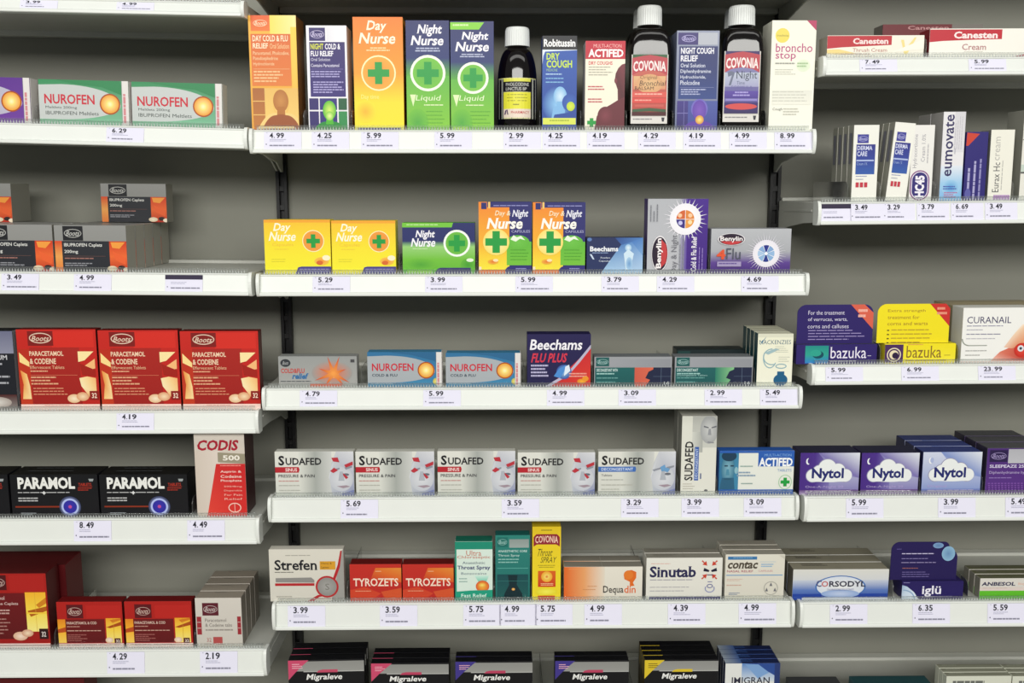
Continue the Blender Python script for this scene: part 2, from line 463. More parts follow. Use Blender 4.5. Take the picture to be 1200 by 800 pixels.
def pack(sk, px0, px1, pyt, base, design, label, ref, d=.045, side=None, top=None, left=None, group=None, back=0., tilt=0., n=1, flaps='', cat='carton', src=None, turn=0., zoff=0., pitch=None, dx=0., name='medicine_carton', clabel=None):
    """a carton (and n-1 more behind it in the same file)"""
    xc, w, h, z, Y = place(sk, px0, px1, pyt, back); h -= zoff
    if src is not None:
        o = copy_tree(src); o.location = (xc, Y, z+zoff+.0001)
        sw, sh = WH[src.name]; o.scale = (w/sw, 1, h/sh); WH[o.name] = (sw, sh)
    else:
        o = make_carton(w, h, d, base, design, side, top, flaps, name, left); o.location = (xc, Y, z+zoff+.0001)
        WH[o.name] = (w, h)
    o.rotation_euler = (0, SH[sk].roll+tilt, turn)
    tag(o, label, cat, group)
    REFX[ref] = (sk, xc, w)
    for k in range(1, n):
        c = copy_tree(o); c.location.y += k*(pitch or d+.0008); c.location.x += dx*k
        c['label'] = (clabel or '{} pack back in the file behind the {}').format(ORD[k], ref)
        c['group'] = group or 'packs filed behind the '+ref
        if not group: o['group'] = 'packs filed behind the '+ref
    return o

# ------------------------------------------------------------------ printed designs
W_ = 'f2f2ec'; NAVY = '1f2160'; GRN = '1f9a3e'
def figure(k, u, v, s, c, c2=None, p=None):
    """head and shoulders outline, chin at v, s = head height in v"""
    a = k.h/k.w
    k.E(u, v-.52*s, .36*s*a, .52*s, c, c2, p=p)
    k.P([(u-.17*s*a, v-.25*s), (u+.17*s*a, v-.25*s), (u+.2*s*a, v+.22*s), (u-.2*s*a, v+.22*s)], c2 or c, p=p)
def shoulders(k, u, v0, v1, hw, c, p=None):
    pts = [(u-hw, v1)]
    for i in range(9):
        t = i/8; pts.append((u-hw+hw*.75*t, v1-(v1-v0)*(1-(1-t)**2.2)*.95))
    pts += [(u-.1*hw, v0), (u+.1*hw, v0)]
    for i in range(9):
        t = 1-i/8; pts.append((u+hw-hw*.75*t, v1-(v1-v0)*(1-(1-t)**2.2)*.95))
    pts.append((u+hw, v1)); k.P(pts, c, p=p)

def d_day_tall_orange(k):
    k.R(0, 0, 1, 1, 'f2b53c', 'e8a63a')
    k.R(.05, 0, .45, .135, 'e05c22', 'e8762e'); k.logo(.08, .02, .42, .115, None, 'f4dcb8')
    k.R(.45, 0, 1, .16, 'f7d95a', 'f9e79a', dr='u'); k.R(.88, .1, 1, 1, 'f4d04a', 'e9ae48')
    k.R(.04, .16, .87, .61, 'd96628', 'e07c34')
    k.T('DAY COLD & FLU', .08, .172, .82, .225, 'fbe9c8', b=.02, p='lettering'); k.T('RELIEF', .08, .24, .4, .285, 'fbe9c8', b=.02, p='lettering')
    k.T('Oral Solution', .44, .242, .84, .287, 'f6cf96'); k.T('Paracetamol, Pholcodine,', .08, .31, .84, .345, 'f6d7a6'); k.T('Pseudoephedrine', .08, .355, .6, .395, 'f6d7a6'); k.T('Hydrochloride', .08, .405, .52, .44, 'f6d7a6')
    k.R(.08, .462, .84, .465, 'f3c58d'); k.S(.08, .48, .84, .59, 4, 'f0bf86')
    k.R(.04, .63, .3, 1, 'a9642e', 'c07a38'); k.R(.3, .63, 1, 1, 'e6b860', 'f3cf74')
    for q in (.74, .86): k.R(.04, q, .3, q+.008, 'e9bd6b')
    k.R(.29, .63, .3, 1, 'e9bd6b')
    k.E(.63, .76, .17, .13, 'f9e39c', 'eab95a'); shoulders(k, .63, .84, .99, .5, 'f2cd7e'); figure(k, .63, .84, .19, 'c98a44', 'b3702f'); shoulders(k, .63, .86, 1, .42, '9a5226')
    k.R(.14, .965, .9, .985, 'f5d79a')
def d_night_tall(k):
    k.R(0, 0, 1, 1, 'f0eef2')
    k.logo(.07, .02, .47, .145, '2c1f66', 'c9bfe2'); k.R(.5, .02, .96, .145, 'e2e1e8', 'f4f3f5', dr='u')
    k.R(.07, .155, .95, .675, '2e2066', '342674')
    k.T('NIGHT', .1, .17, .42, .225, 'd7dc35', b=.025, p='lettering'); k.T('COLD &', .46, .17, .84, .225, 'f5f3fa', b=.025, p='lettering'); k.T('FLU RELIEF', .1, .24, .66, .29, 'f5f3fa', b=.025, p='lettering')
    k.T('Oral Solution', .1, .305, .58, .335, 'dcd8ee'); k.T('Contains Paracetamol', .1, .36, .8, .392, 'dcd8ee', b=.01); k.R(.1, .41, .9, .413, '8d82c0')
    k.S(.1, .43, .9, .5, 3, 'a79fd2'); k.S(.14, .53, .9, .65, 5, 'a79fd2')
    for (u0, u1, c0) in ((.03, .26, '2d2168'), (.29, .72, '2e2a78'), (.76, .97, '2f6a4e')):
        for v0, v1 in ((.69, .8), (.815, .995)): k.R(u0, v0, u1, v1, c0)
    k.R(.76, .69, .97, .8, '1d5a3a'); k.R(.76, .815, .97, .99, '2c8a4a')
    shoulders(k, .53, .91, .995, .4, '1d8a34'); figure(k, .53, .9, .18, 'd5ee6a', '4fb52e'); k.E(.53, .86, .1, .045, 'e9f79a', '7cc93a')
def green_plus(k, u, v, r, ring, fill, fill2=None, t=.03):
    k.C(u, v, r, ring, p='emblem'); k.C(u, v, r-t, fill, fill2 or fill, p='emblem'); k.X(u, v, r*.62, r*.21, GRN)
def d_day_nurse_tall(k):
    k.R(0, 0, 1, .55, 'ee7d22', 'f4a02a'); k.R(0, .5, 1, 1, 'f4a02a', 'f6e22c', cm='f5dc2c')
    k.T('Day', .26, .03, .7, .14, 'fdf3d8', b=.02, i=.2, p='lettering', s_=.035); k.T('Nurse', .1, .135, .88, .235, 'fdf3d8', b=.02, i=.2, p='lettering', s_=.035)
    k.S(.25, .265, .75, .305, 2, 'fbdca0', al='c')
    green_plus(k, .5, .49, .35, 'f8efb8', 'ee9330', 'f0a83a')
    k.T('Day time', .14, .68, .5, .73, 'f9ee7c', b=.01); k.E(.22, .83, .22, .1, 'f0b42c', 'f5df30'); k.R(0, .955, 1, 1, 'f4ea34'); k.R(.06, .975, .94, 1, '3b3170')
def night_nurse_body(k, dv=0.):
    k.R(0, 0, 1, .34+dv, '232a63', '25336e'); k.R(0, .34+dv, 1, .5+dv, '25336e', '5aa83e'); k.R(0, .5+dv, 1, 1, '62b442', '86c838')
def d_night_nurse_tall(k):
    night_nurse_body(k)
    k.T('Night', .24, .035, .86, .145, 'f4f2f8', b=.025, i=.2, p='lettering', s_=.035); k.T('Nurse', .1, .135, .9, .225, 'f4f2f8', b=.025, i=.2, p='lettering', s_=.035); k.S(.12, .245, .88, .29, 2, 'b9bfda', al='c')
    green_plus(k, .5, .475, .41, 'f3f8e6', '5fb347', '74c03e', t=.06)
    k.P([(.08, .67), (.22, .67), (.15, .78)], 'dff0b8'); k.T('Liquid', .2, .675, .8, .74, 'e9f6cc', i=.2); k.S(.4, .76, .92, .78, 1, 'dff0b8')
    k.E(.25, .93, .25, .13, '4fa63e', '72bd3b'); k.S(.45, .82, .95, .96, 4, '5fab34', fill=.2)
def d_night_nurse_tall_b(k):
    night_nurse_body(k, .03)
    k.P([(0, .01), (.78, .01), (.66, .075), (0, .075)], '86cf3c'); k.S(.06, .028, .6, .055, 1, 'd9f2ae')
    k.T('Night', .24, .095, .9, .19, 'f4f2f8', b=.025, i=.2, p='lettering', s_=.035); k.T('Nurse', .1, .185, .92, .275, 'f4f2f8', b=.025, i=.2, p='lettering', s_=.035); k.S(.1, .295, .9, .335, 2, 'b9bfda', al='c')
    green_plus(k, .52, .515, .36, 'f3f8e6', '5fb347', '74c03e', t=.06)
    k.P([(.05, .67), (.2, .67), (.13, .78)], 'dff0b8'); k.T('Liquid', .18, .675, .78, .74, 'e9f6cc', i=.2); k.S(.35, .76, .92, .78, 1, 'dff0b8')
    k.E(.25, .93, .25, .13, '4fa63e', '72bd3b'); k.S(.45, .82, .95, .96, 4, '5fab34', fill=.2); k.R(.05, .965, .4, 1, 'a8dc3a')
def d_robitussin(k):
    k.R(0, 0, 1, 1, '2b56ac', '24479a'); k.R(0, 0, 1, .145, '14161c'); k.T('Robitussin', .04, .035, .95, .115, 'f4f4f4', b=.03, p='lettering')
    k.P([(0, .145), (1, .145), (1, .15), (.08, .165), (.03, .21), (0, .3)], 'dfe9f4')
    k.T('DRY', .12, .18, .5, .25, 'c4de4a', b=.03, p='lettering'); k.T('COUGH', .12, .255, .86, .335, 'c4de4a', b=.03, p='lettering'); k.T('MEDICINE', .12, .345, .44, .372, '9fc7a0')
    k.S(.1, .395, .7, .42, 1, 'a9c9ea'); k.S(.1, .44, .72, .52, 2, '7fb4dd', fill=.3)
    k.E(.42, .72, .42, .19, '8cc4ee', '2850a4'); figure(k, .52, .74, .2, 'cfe6f4', '7fb6e2'); k.P([(.26, .9), (.32, .76), (.5, .72), (.66, .78), (.7, .9)], '7eb4e2'); k.E(.8, .7, .22, .09, '3c66b4', '2a51a6')
    k.E(.83, .742, .12, .05, 'd8e64a', 'b7d22f'); k.P([(.36, .83), (.9, .8), (1, .9), (.3, .9)], '24479a')
    k.R(.02, .865, .98, .935, 'dbe35a'); k.S(.15, .885, .85, .915, 1, 'a8b638', al='c'); k.T('NON-DROWSY', .2, .955, .75, .985, '7fae6c')
def d_actifed_tall(k):
    k.R(0, 0, 1, 1, 'f0ebd6'); k.R(0, 0, 1, .2, 'c01f35'); k.T('MULTI-ACTION', .2, .035, .9, .075, 'f3b6b0', p='lettering'); k.T('ACTIFED', .07, .09, .95, .18, 'fbf6f2', b=.035, p='lettering')
    k.T('DRY COUGHS', .08, .225, .68, .265, 'd2444a', b=.02); k.S(.08, .285, .7, .4, 4, 'a9a493', fill=.35)
    for v in (.5, .64): k.S(.07, v, .6, v+.06, 2, 'c0545a', fill=.45)
    sk = '5c1d26'; k.P([(1, .25), (.92, .26), (.83, .3), (.765, .36), (.75, .41), (.755, .46), (.79, .5), (.82, .54), (.83, .68), (1, .68)], sk, cs=['6b2430', '7a2c38', '6b2430', sk, sk, sk, sk, sk, sk, '4d1820'])
    k.P([(.24, 1), (.3, .84), (.42, .765), (.64, .71), (.82, .66), (1, .62), (1, 1)], '66222c'); k.E(.52, .83, .2, .1, '7e3440', '66222c'); k.E(.77, .44, .035, .03, '7a323c')
    k.X(.17, .91, .11, .045, GRN)
def d_night_cough(k):
    k.R(0, 0, 1, 1, '9298ae', '6f7698'); k.R(.03, .02, .5, .14, '3a3170'); k.logo(.08, .02, .48, .135, None, 'b6aede'); k.R(.5, .02, .96, .14, 'b3b6c0')
    k.R(.06, .155, .97, .68, '2a3168', '2d4484', cm='2c3870')
    k.T('NIGHT COUGH', .1, .168, .88, .23, 'f2f1f8', b=.025, p='lettering'); k.T('RELIEF', .1, .245, .5, .305, 'f2f1f8', b=.025, p='lettering')
    k.T('Oral Solution', .1, .325, .68, .365, 'd7dbec', b=.01); k.T('Diphenhydramine', .1, .385, .82, .43, 'd7dbec', b=.01); k.T('Hydrochloride,', .1, .445, .7, .485, 'd7dbec', b=.01); k.T('Pholcodine', .1, .495, .56, .54, 'd7dbec', b=.01); k.R(.1, .563, .9, .566, '8a92c0'); k.S(.12, .58, .75, .65, 3, 'aab0d4')
    k.R(.04, .7, .3, 1, '3f3484', '2e2768'); k.R(.3, .7, 1, 1, '4a58a0', '3c4494'); k.R(.2, .7, .21, 1, '7d78b8'); k.R(.04, .82, .3, .827, '7d78b8')
    shoulders(k, .57, .9, 1, .42, '5a3aa0'); k.E(.57, .78, .2, .1, '9a9ae0', '6a60b8'); figure(k, .57, .9, .2, '7a52b8', '5f3ea6'); k.E(.58, .89, .1, .045, 'fbe27c', 'd18a3c')
def d_broncho(k):
    k.R(0, 0, 1, 1, 'efeedd', 'f2f1e4'); k.P([(.78, 0), (1, 0), (1, .09)], 'b5375f'); k.C(.24, .135, .16, 'ead75a', p='emblem'); k.T('bronchostop', .12, .125, .38, .15, '8a7a3c')
    k.T('broncho', .1, .205, .93, .285, 'b94a7e', b=.005, p='lettering'); k.T('stop', .1, .29, .56, .365, 'b94a7e', b=.005, p='lettering')
    k.S(.1, .38, .55, .405, 1, '9a9a90'); k.E(.74, .405, .16, .055, 'cfe3bd', 'e4ebd2'); k.S(.6, .38, .92, .43, 2, '9db98a'); k.S(.1, .44, .6, .5, 3, 'bdbcae', fill=.3); k.R(.06, .63, .96, .76, 'e3e3d6', 'ecebdd'); k.S(.06, .64, .94, .75, 4, 'c9c8bb', fill=.3)
    k.T('Cough', .08, .79, .3, .82, '77776e'); k.S(.32, .795, .8, .87, 3, 'c2c0b0', fill=.4)
def d_day_nurse_wide(k):
    k.R(0, 0, 1, 1, 'f3c02c', 'f4ec30', cm='f4df2c'); k.R(0, 0, 1, .05, 'f0a52c')
    k.T('Day', .13, .06, .42, .25, 'fbf6dc', b=.02, i=.25, p='lettering', s_=.035); k.T('Nurse', .06, .22, .5, .39, 'fbf6dc', b=.02, i=.25, p='lettering', s_=.035); k.T('Capsules', .12, .425, .44, .5, 'efc23a')
    green_plus(k, .74, .39, .165, 'f7f0bc', 'e98f35', 'ee9c3c', t=.012); k.S(.15, .53, .5, .56, 1, 'eed03a'); k.S(.1, .72, .4, .8, 2, 'd9cf30', fill=.3)
    k.E(.86, .76, .11, .075, 'ee8f34', 'f3c24a'); k.E(.93, .7, .06, .05, 'f7efc8'); k.E(.83, .79, .05, .04, 'd8692c')
    k.P([(.46, 1), (.5, .875), (.55, .86), (1, .86), (1, 1)], '433c86'); k.S(.52, .9, .98, .97, 2, '8a86b8', fill=.5)
def d_night_nurse_wide(k):
    k.R(0, 0, 1, .42, '252c66'); k.R(0, .42, 1, 1, '9ccf7e', '5fb531', cm='72be3a'); k.R(0, .36, 1, .46, '252c66', '8ec576')
    k.P([(0, 0), (.7, 0), (.68, .09), (0, .09)], '74c23c'); k.S(.06, .03, .6, .065, 1, 'c5e8a0'); k.T('Night', .17, .145, .46, .33, 'f4f2f8', b=.025, i=.2, p='lettering', s_=.035); k.T('Nurse', .11, .3, .47, .47, 'f4f2f8', b=.025, i=.2, p='lettering', s_=.035); k.S(.14, .5, .42, .53, 1, 'c4e2a8')
    green_plus(k, .75, .4, .185, 'f3f8ee', '58ae46', '6cba3e', t=.03); k.E(.25, .82, .22, .12, '4fa232', '6dba38'); k.E(.9, .82, .1, .12, '3f9a2c', '62b236'); k.E(.93, .73, .05, .035, 'e6f2da')
    k.P([(.44, 1), (.48, .9), (.52, .88), (.94, .88), (.94, 1)], '35356c'); k.R(.06, .93, .4, 1, '8fce46')
def d_day_night(k):
    k.R(0, 0, 1, 1, '2a2a6c'); k.R(0, .075, .58, .6, 'ee8a2a', 'f3b32e'); k.R(0, .6, .58, .94, 'f3b32e', 'f3e53c'); k.R(.53, .55, 1, .88, '5fb63a', '74be38'); k.E(.74, .56, .22, .1, '6dc046', '62b63a'); k.P([(.6, .52), (.66, .46), (.72, .49), (.8, .47), (.88, .53), (.78, .51), (.7, .55)], 'e8f3dc')
    k.R(0, 0, .16, .1, 'ee8a2a'); k.R(.05, .01, .15, .1, '2a2a6c'); k.R(.18, 0, .22, .09, 'f0c46c'); k.S(.28, .045, .95, .07, 1, '8f8fc4')
    k.T('Day &', .3, .12, .62, .21, 'f5e7c2', b=.01, i=.2, p='lettering', s_=.035); k.T('Night', .62, .11, .95, .235, 'eeeef8', b=.02, i=.2, p='lettering', s_=.035)
    k.T('Nurse', .14, .22, .86, .375, 'fbf8ee', b=.03, i=.2, p='lettering', s_=.035); k.T('CAPSULES', .62, .39, .97, .425, 'b9b9de')
    k.C(.33, .555, .25, 'f9f0b4', 'f6dc70', p='emblem'); k.X(.33, .555, .205, .07, GRN); k.S(.6, .66, .95, .84, 4, '4fa02c', fill=.2)
    k.E(.27, .83, .1, .035, 'e0722c', 'f0b23c'); k.E(.32, .81, .05, .02, 'f6e2b0'); k.R(0, .94, .56, 1, 'ee8236'); k.P([(.5, .94), (.55, .9), (.62, .89), (1, .89), (1, 1), (.5, 1)], '2e2c74'); k.S(.65, .92, .95, .97, 2, '8f8fc4', al='c'); k.R(0, .9, .05, .95, 'f8e0c0')
def d_beechams_caps(k):
    k.R(0, 0, 1, 1, '1f2c58', '22305e'); k.P([(.25, 1), (.62, .18), (.68, .1), (1, .1), (1, 1)], 'a7c8e6', cs=['a4c7e4', '4f80bc', '4a7cc0', '6c9ad0', 'b4d0ea'])
    k.P([(.5, 0), (1, 0), (1, .5), (.8, .12), (.62, .2)], '4a76b6', cs=['2c4886', '4f80be', '7ba6d4', '4a7cc0', '3a62a2'])
    k.T('Beechams', .06, .24, .56, .38, 'f0f3f8', b=.03, p='lettering'); k.S(.1, .41, .52, .45, 1, '8fa6cc'); k.T('Powders', .25, .53, .42, .58, 'd7e0ee'); k.T('Capsules', .22, .62, .42, .68, 'd7e0ee'); k.P([(.05, .45), (.09, .46), (.14, .6), (.11, .6)], 'c7d6ea')
    k.E(.74, .28, .06, .1, 'e2f1f8', '8fbce0'); k.P([(.66, .44), (.74, .32), (.84, .44), (.78, .9), (.7, .9)], 'cfe4f2'); k.E(.76, .72, .06, .18, '6a98ca', 'a8cbe6'); k.E(.05, .05, .04, .05, '5a7ab2'); k.R(0, .97, 1, 1, 'b9d3ea'); k.R(0, .97, .26, 1, '1f2c58')
def benylin_badge(k, u0, v0, u1, v1, rot=0):
    u, v = (u0+u1)/2, (v0+v1)/2; a, b = (u1-u0)/2, (v1-v0)/2
    k.E(u, v, a, b, 'e8e4e6', p='emblem'); k.E(u, v, a*.93, b*.93, '2a1020', '20122c', p='emblem')
    if rot:
        k.P([(u+a*.15, v-b*.8), (u+a*.75, v-b*.5), (u+a*.9, v), (u+a*.75, v+b*.5), (u+a*.15, v+b*.8)], 'c23a3c', p='emblem')
        k.T('Benylin', u-a*.45, v-b*.86, u+a*.35, v+b*.82, 'f6f0f0', b=.03, rot=90, p='lettering')
    else:
        k.P([(u-a*.8, v+b*.3), (u+a*.8, v+b*.3), (u+a*.5, v+b*.72), (u, v+b*.9), (u-a*.5, v+b*.72)], 'c23a3c', p='emblem')
        k.T('Benylin', u-a*.82, v-b*.5, u+a*.82, v+b*.5, 'f6f0f0', b=.02, p='lettering')
def sunburst(k, u, v, r, c='f4f2f4', n=28, L=1.45):
    kk = k.w/k.h
    for i in range(n):
        t = 2*math.pi*i/n; l = r*(L if i % 2 else L*.88)
        a = .5*math.pi/n
        k.P([(u+r*.8*math.cos(t-a), v+r*.8*kk*math.sin(t-a)), (u+l*math.cos(t), v+l*kk*math.sin(t)), (u+r*.8*math.cos(t+a), v+r*.8*kk*math.sin(t+a))], c, p='emblem')
    k.C(u, v, r, 'fbfafa', c, p='emblem')
def d_benylin_tall(k):
    k.R(0, 0, 1, 1, 'b2b4b9', 'bcbdc2'); k.R(.64, 0, 1, 1, '45218a', '41207f'); k.R(.52, .0, .66, 1, 'b2b4b9', '55369a', dr='u')
    sunburst(k, .62, .27, .26, 'efecf2')
    for a0, c in ((0, 'e0853a'), (90, 'd2622e'), (180, '3a2a80'), (270, 'e79a44')): k.C(.62, .27, .15, c, c, p='emblem', a0=a0+2, a1=a0+88)
    for uu, vv, c in ((.53, .22, 'f4c9a0'), (.7, .22, 'f4c9a0'), (.7, .31, 'f7dca8'), (.54, .32, 'c8c4ee')): k.C(uu, vv, .035, c, p='emblem')
    k.R(.45, .267, .79, .273, 'f4f2f4', p='emblem'); k.R(.615, .2, .625, .34, 'f4f2f4', p='emblem')
    benylin_badge(k, .07, .49, .35, .97, 1); k.T('Day & Night', .4, .48, .52, .99, '74747c', rot=90, p='lettering'); k.T('Cold & Flu Relief', .73, .5, .82, .97, 'efeaf6', b=.02, rot=90, p='lettering'); k.S(.54, .5, .64, .95, 2, '8c8d94', rot=1, fill=.3); k.S(.86, .52, .96, .95, 2, '8f78c0', rot=1, fill=.3); k.S(.04, .07, .2, .3, 3, '7d7f86', rot=1, fill=.3)
    k.R(.0, .955, .64, 1, 'a6a7ac')
def d_benylin_flu(k):
    k.R(0, 0, 1, .5, 'b7b9bd', 'a9abb0'); k.R(0, .5, 1, 1, 'a9abb0', '3a1a70', cm='5c3f8e'); sunburst(k, .69, .55, .17, 'e6e2ec', n=40, L=1.55)
    for t, c in ((90, '1f2c86'), (270, '1f3488'), (0, '93b6dc'), (180, 'a9c6e4'), (45, '7fa5d2'), (135, '86aad6'), (225, '8fb4da'), (315, '86add6')):
        k.C(.69, .55, .105, c, c, p='emblem', a0=t-20, a1=t+20)
    k.C(.69, .55, .02, 'f4f4f8', p='emblem')
    benylin_badge(k, .08, .1, .42, .37); k.T('4', .07, .46, .18, .68, 'e0532c', b=.04, p='lettering'); k.T('Flu', .19, .43, .37, .68, '4f5260', p='lettering'); k.R(.08, .73, .38, .84, 'a295bc'); k.S(.1, .76, .36, .81, 1, '5e4a90'); k.S(.2, .9, .36, .94, 1, '8a78b0')
def boots_dark(k, dark='24262c', logo='17181c', red='d4431f', txt=('IBUPROFEN Caplets', '200mg'), base='8f8f8c'):
    k.R(0, 0, 1, 1, base, '84847f'); k.R(0, .34, .1, 1, red, 'e07a36', cm='e8a050'); k.R(.1, .34, .8, 1, dark); k.R(.76, .34, 1, 1, 'c83418', 'b52a16', cm='e8662c'); k.P([(.78, .36), (.98, .36), (.9, .5), (.8, .48)], 'ee9a3c'); k.P([(.8, .55), (.98, .7), (.98, .85), (.84, .75)], 'e8602c')
    k.logo(.12, .02, .4, .33, logo, 'b9b9b4'); k.T(txt[0], .13, .385, .66, .48, 'd7d7d2', b=.015, p='lettering'); k.T(txt[1], .13, .53, .32, .62, 'd7d7d2', b=.015, p='lettering'); k.R(.12, .66, .7, .668, '6a4a44'); k.S(.13, .7, .55, .75, 1, '9a6a60'); k.S(.13, .81, .62, .9, 2, '8f9096')
    k.E(.79, .93, .07, .06, 'f3e6cc', 'd8c6a4'); k.E(.92, .91, .05, .05, '2a1c1a'); k.E(.99, .95, .05, .05, 'f2e2c8')
def d_ibuprofen(k): boots_dark(k)
def d_ibuprofen_dim(k): boots_dark(k)
def d_dark_stub(k):
    k.R(0, 0, 1, .28, '6a6c86', '8a8ca0'); k.R(0, .28, 1, .8, '191b22'); k.T('MAXIMUM', .45, .3, .9, .36, 'c8c8cc', b=.02, p='lettering'); k.S(.3, .4, .95, .72, 4, 'a3a4aa', fill=.3); k.R(0, .8, 1, 1, '4a1d1c', '8a8480'); k.E(.72, .9, .2, .07, 'd9d4cc', 'a89c94')
def d_boots_red(k):
    k.R(0, 0, 1, 1, 'c5231a', 'b81f17'); k.R(.15, .22, .78, .93, 'a8221a', '9c1c16'); k.R(0, .24, .15, .93, 'b82a14', 'c23a1c')
    k.R(.44, .02, .97, .22, 'd32a1e'); k.logo(.14, .02, .46, .2, '7e1612', 'e3c9b2', ring=False); k.O(.3, .105, .14, .065, .012, 'e3c9b2', p='emblem')
    k.P([(.02, .28), (.14, .4), (.14, .46), (.02, .4)], 'f7d98e'); k.P([(.02, .5), (.1, .55), (.13, .7), (.14, .86), (.03, .86), (.05, .68)], 'f4ce86', cs=['e88a3c', 'f3c67a', 'f9e2a8', 'f7dba0', 'f3c67a', 'e59a4e'])
    k.P([(.76, .27), (.96, .27), (.84, .38), (.76, .4)], 'f9e2a4'); k.P([(.82, .46), (.97, .36), (.97, .48), (.88, .5)], 'f2b878'); k.P([(.76, .6), (.86, .58), (.97, .6), (.97, .8), (.88, .84), (.78, .7)], 'f6d795', cs=['f7e2ae', 'f5d190', 'f0b070', 'f4cc8c', 'efae6a', 'f8e6b6']); k.P([(.78, .42), (.97, .5), (.97, .58), (.8, .56)], 'a01c10')
    k.T('PARACETAMOL', .15, .265, .58, .325, 'f1cfae', b=.025, p='lettering'); k.T('& CODEINE', .15, .355, .48, .425, 'f1cfae', b=.025, p='lettering'); k.T('Effervescent Tablets', .15, .445, .58, .485, 'ecb890'); k.S(.15, .505, .4, .535, 1, 'e8a882'); k.R(.15, .56, .74, .565, 'd87a5a')
    k.S(.15, .58, .5, .7, 3, 'e0a27c', fill=.45); k.S(.17, .72, .66, .83, 3, 'd88a68', fill=.35)
    k.E(.68, .855, .085, .055, 'f6e6c6', 'e6b88a'); k.E(.79, .83, .08, .055, 'f3d9b0', 'dc9c70'); k.R(.88, .76, .99, .87, '8a1a14'); k.T('32', .905, .785, .97, .85, 'f4d8c0', b=.02)
    k.R(0, .925, 1, 1, 'f2d0c4', 'f6ded4'); k.S(.3, .935, .75, .95, 1, 'd89a8a')
def d_boots_red_small(k):
    k.R(0, 0, 1, 1, 'b01e18', 'a81a16'); k.R(.45, .08, .98, .36, 'b8221c'); k.R(.1, .38, .72, .9, '6a1416', '5e1014'); k.R(.0, .38, .12, .9, 'e0821c', 'f4cc5a', cm='f2b02c'); k.P([(0, .6), (.12, .55), (.12, .66), (0, .68)], 'b84a16')
    k.R(.74, .36, .97, .9, 'e8a024', 'f4e27e', cm='f3cf48'); k.P([(.74, .56), (.97, .44), (.97, .52), (.8, .58)], 'a84a12'); k.P([(.8, .4), (.97, .36), (.97, .4), (.84, .46)], 'd0781c'); k.R(.855, .36, .86, .9, 'c98a2c')
    k.logo(.15, .06, .4, .36, '5a1016', 'c9aca0'); k.T('PARACETAMOL & COD', .14, .43, .6, .49, 'd8b8a8', b=.02, p='lettering'); k.S(.14, .53, .42, .57, 1, 'b88878'); k.S(.14, .62, .7, .66, 1, 'c49a88'); k.S(.14, .71, .45, .88, 4, '9c5a54')
    k.E(.78, .84, .06, .06, 'f3e2d0', 'e0c0a0'); k.R(.86, .8, .95, .92, '4a1014'); k.T('32', .88, .83, .94, .89, 'e8d8c8', b=.02); k.R(0, .91, 1, 1, 'efd4cc', 'f3e2dc')
def d_boots_red_big(k):
    k.R(0, 0, 1, 1, 'a81c16', '9a1614'); k.R(.5, .02, .97, .24, 'ae1f1a'); k.logo(.2, .02, .46, .22, '4c0e12', 'c4a8a0'); k.R(.1, .26, .7, .88, '6c1216', '5c0e12')
    k.R(.7, .25, .98, .78, 'f2b22c', 'f6e88a', cm='f4d648'); k.P([(.72, .5), (.98, .44), (.98, .5), (.76, .58)], 'b05a12'); k.P([(.84, .42), (.98, .32), (.98, .4), (.88, .46)], 'cf801c'); k.R(.83, .25, .835, .78, 'd8a83a'); k.R(.7, .52, .98, .54, 'f2c83c')
    k.T('Paracetamol', .12, .3, .42, .35, 'd8b8b0', b=.01, p='lettering'); k.T('& Codeine Caplets', .12, .38, .6, .43, 'd8b8b0', b=.01, p='lettering'); k.S(.14, .48, .5, .56, 2, 'c09890'); k.S(.14, .6, .5, .84, 5, 'a87870', fill=.35)
    k.E(.6, .84, .1, .06, 'f2dcc8', 'd8a888'); k.E(.7, .8, .08, .05, 'f0d8b8', 'd0987a'); k.R(.86, .74, .98, .88, '2c1010'); k.T('32', .89, .78, .95, .85, 'e0d4cc', b=.02); k.P([(0, .86), (.3, .95), (1, .93), (1, .96), (0, .96)], 'c83a1c'); k.R(0, .94, 1, 1, 'f0d8d0', 'f4e6e0')
def d_nurofen(k, c='2f8a55', c2='7cb894', silver='c4c9c6', tgt=('e8a93a', 'c8641e')):
    k.R(0, 0, 1, 1, c, c2, dr='v'); k.R(0, .86, 1, 1, c2)
    k.E(.46, .55, .58, .46, silver, silver, n=40) if False else None
    pts = [(0, .12)]
    for i in range(15):
        t = i/14; pts.append((.25+.66*math.sin(t*math.pi/2), .1+.45*(1-math.cos(t*math.pi/2))))
    for i in range(15):
        t = i/14; pts.append((.25+.66*math.cos(t*math.pi/2), .55+.33*math.sin(t*math.pi/2)))
    pts += [(0, .88)]
    k.P(pts, silver, p='emblem')
    k.C(.79, .52, .115, 'b5551c', 'a84a18', p='emblem'); k.C(.79, .52, .1, 'fdf3a0', 'e99a2a', p='emblem'); k.C(.79, .52, .045, 'fdf6c0', 'f9d860', p='emblem')
    k.T('NUROFEN', .06, .32, .62, .54, 'c8283a', b=.02, p='lettering')
def d_nurofen_green(k):
    d_nurofen(k); k.T('Meltlets 200mg', .07, .585, .42, .66, '4a5450'); k.T('IBUPROFEN Meltlets', .07, .7, .66, .78, '4a5450'); k.P([(.2, .0), (.9, .0), (.97, .35), (.7, .14), (.4, .08)], '2c8450'); k.S(.06, .92, .7, .96, 1, '9fcdb2')
def d_nurofen_purple(k):
    d_nurofen(k, '5a2a8c', '6e3a9a', 'b8b4c6'); k.S(.07, .62, .6, .66, 1, '5a5468')
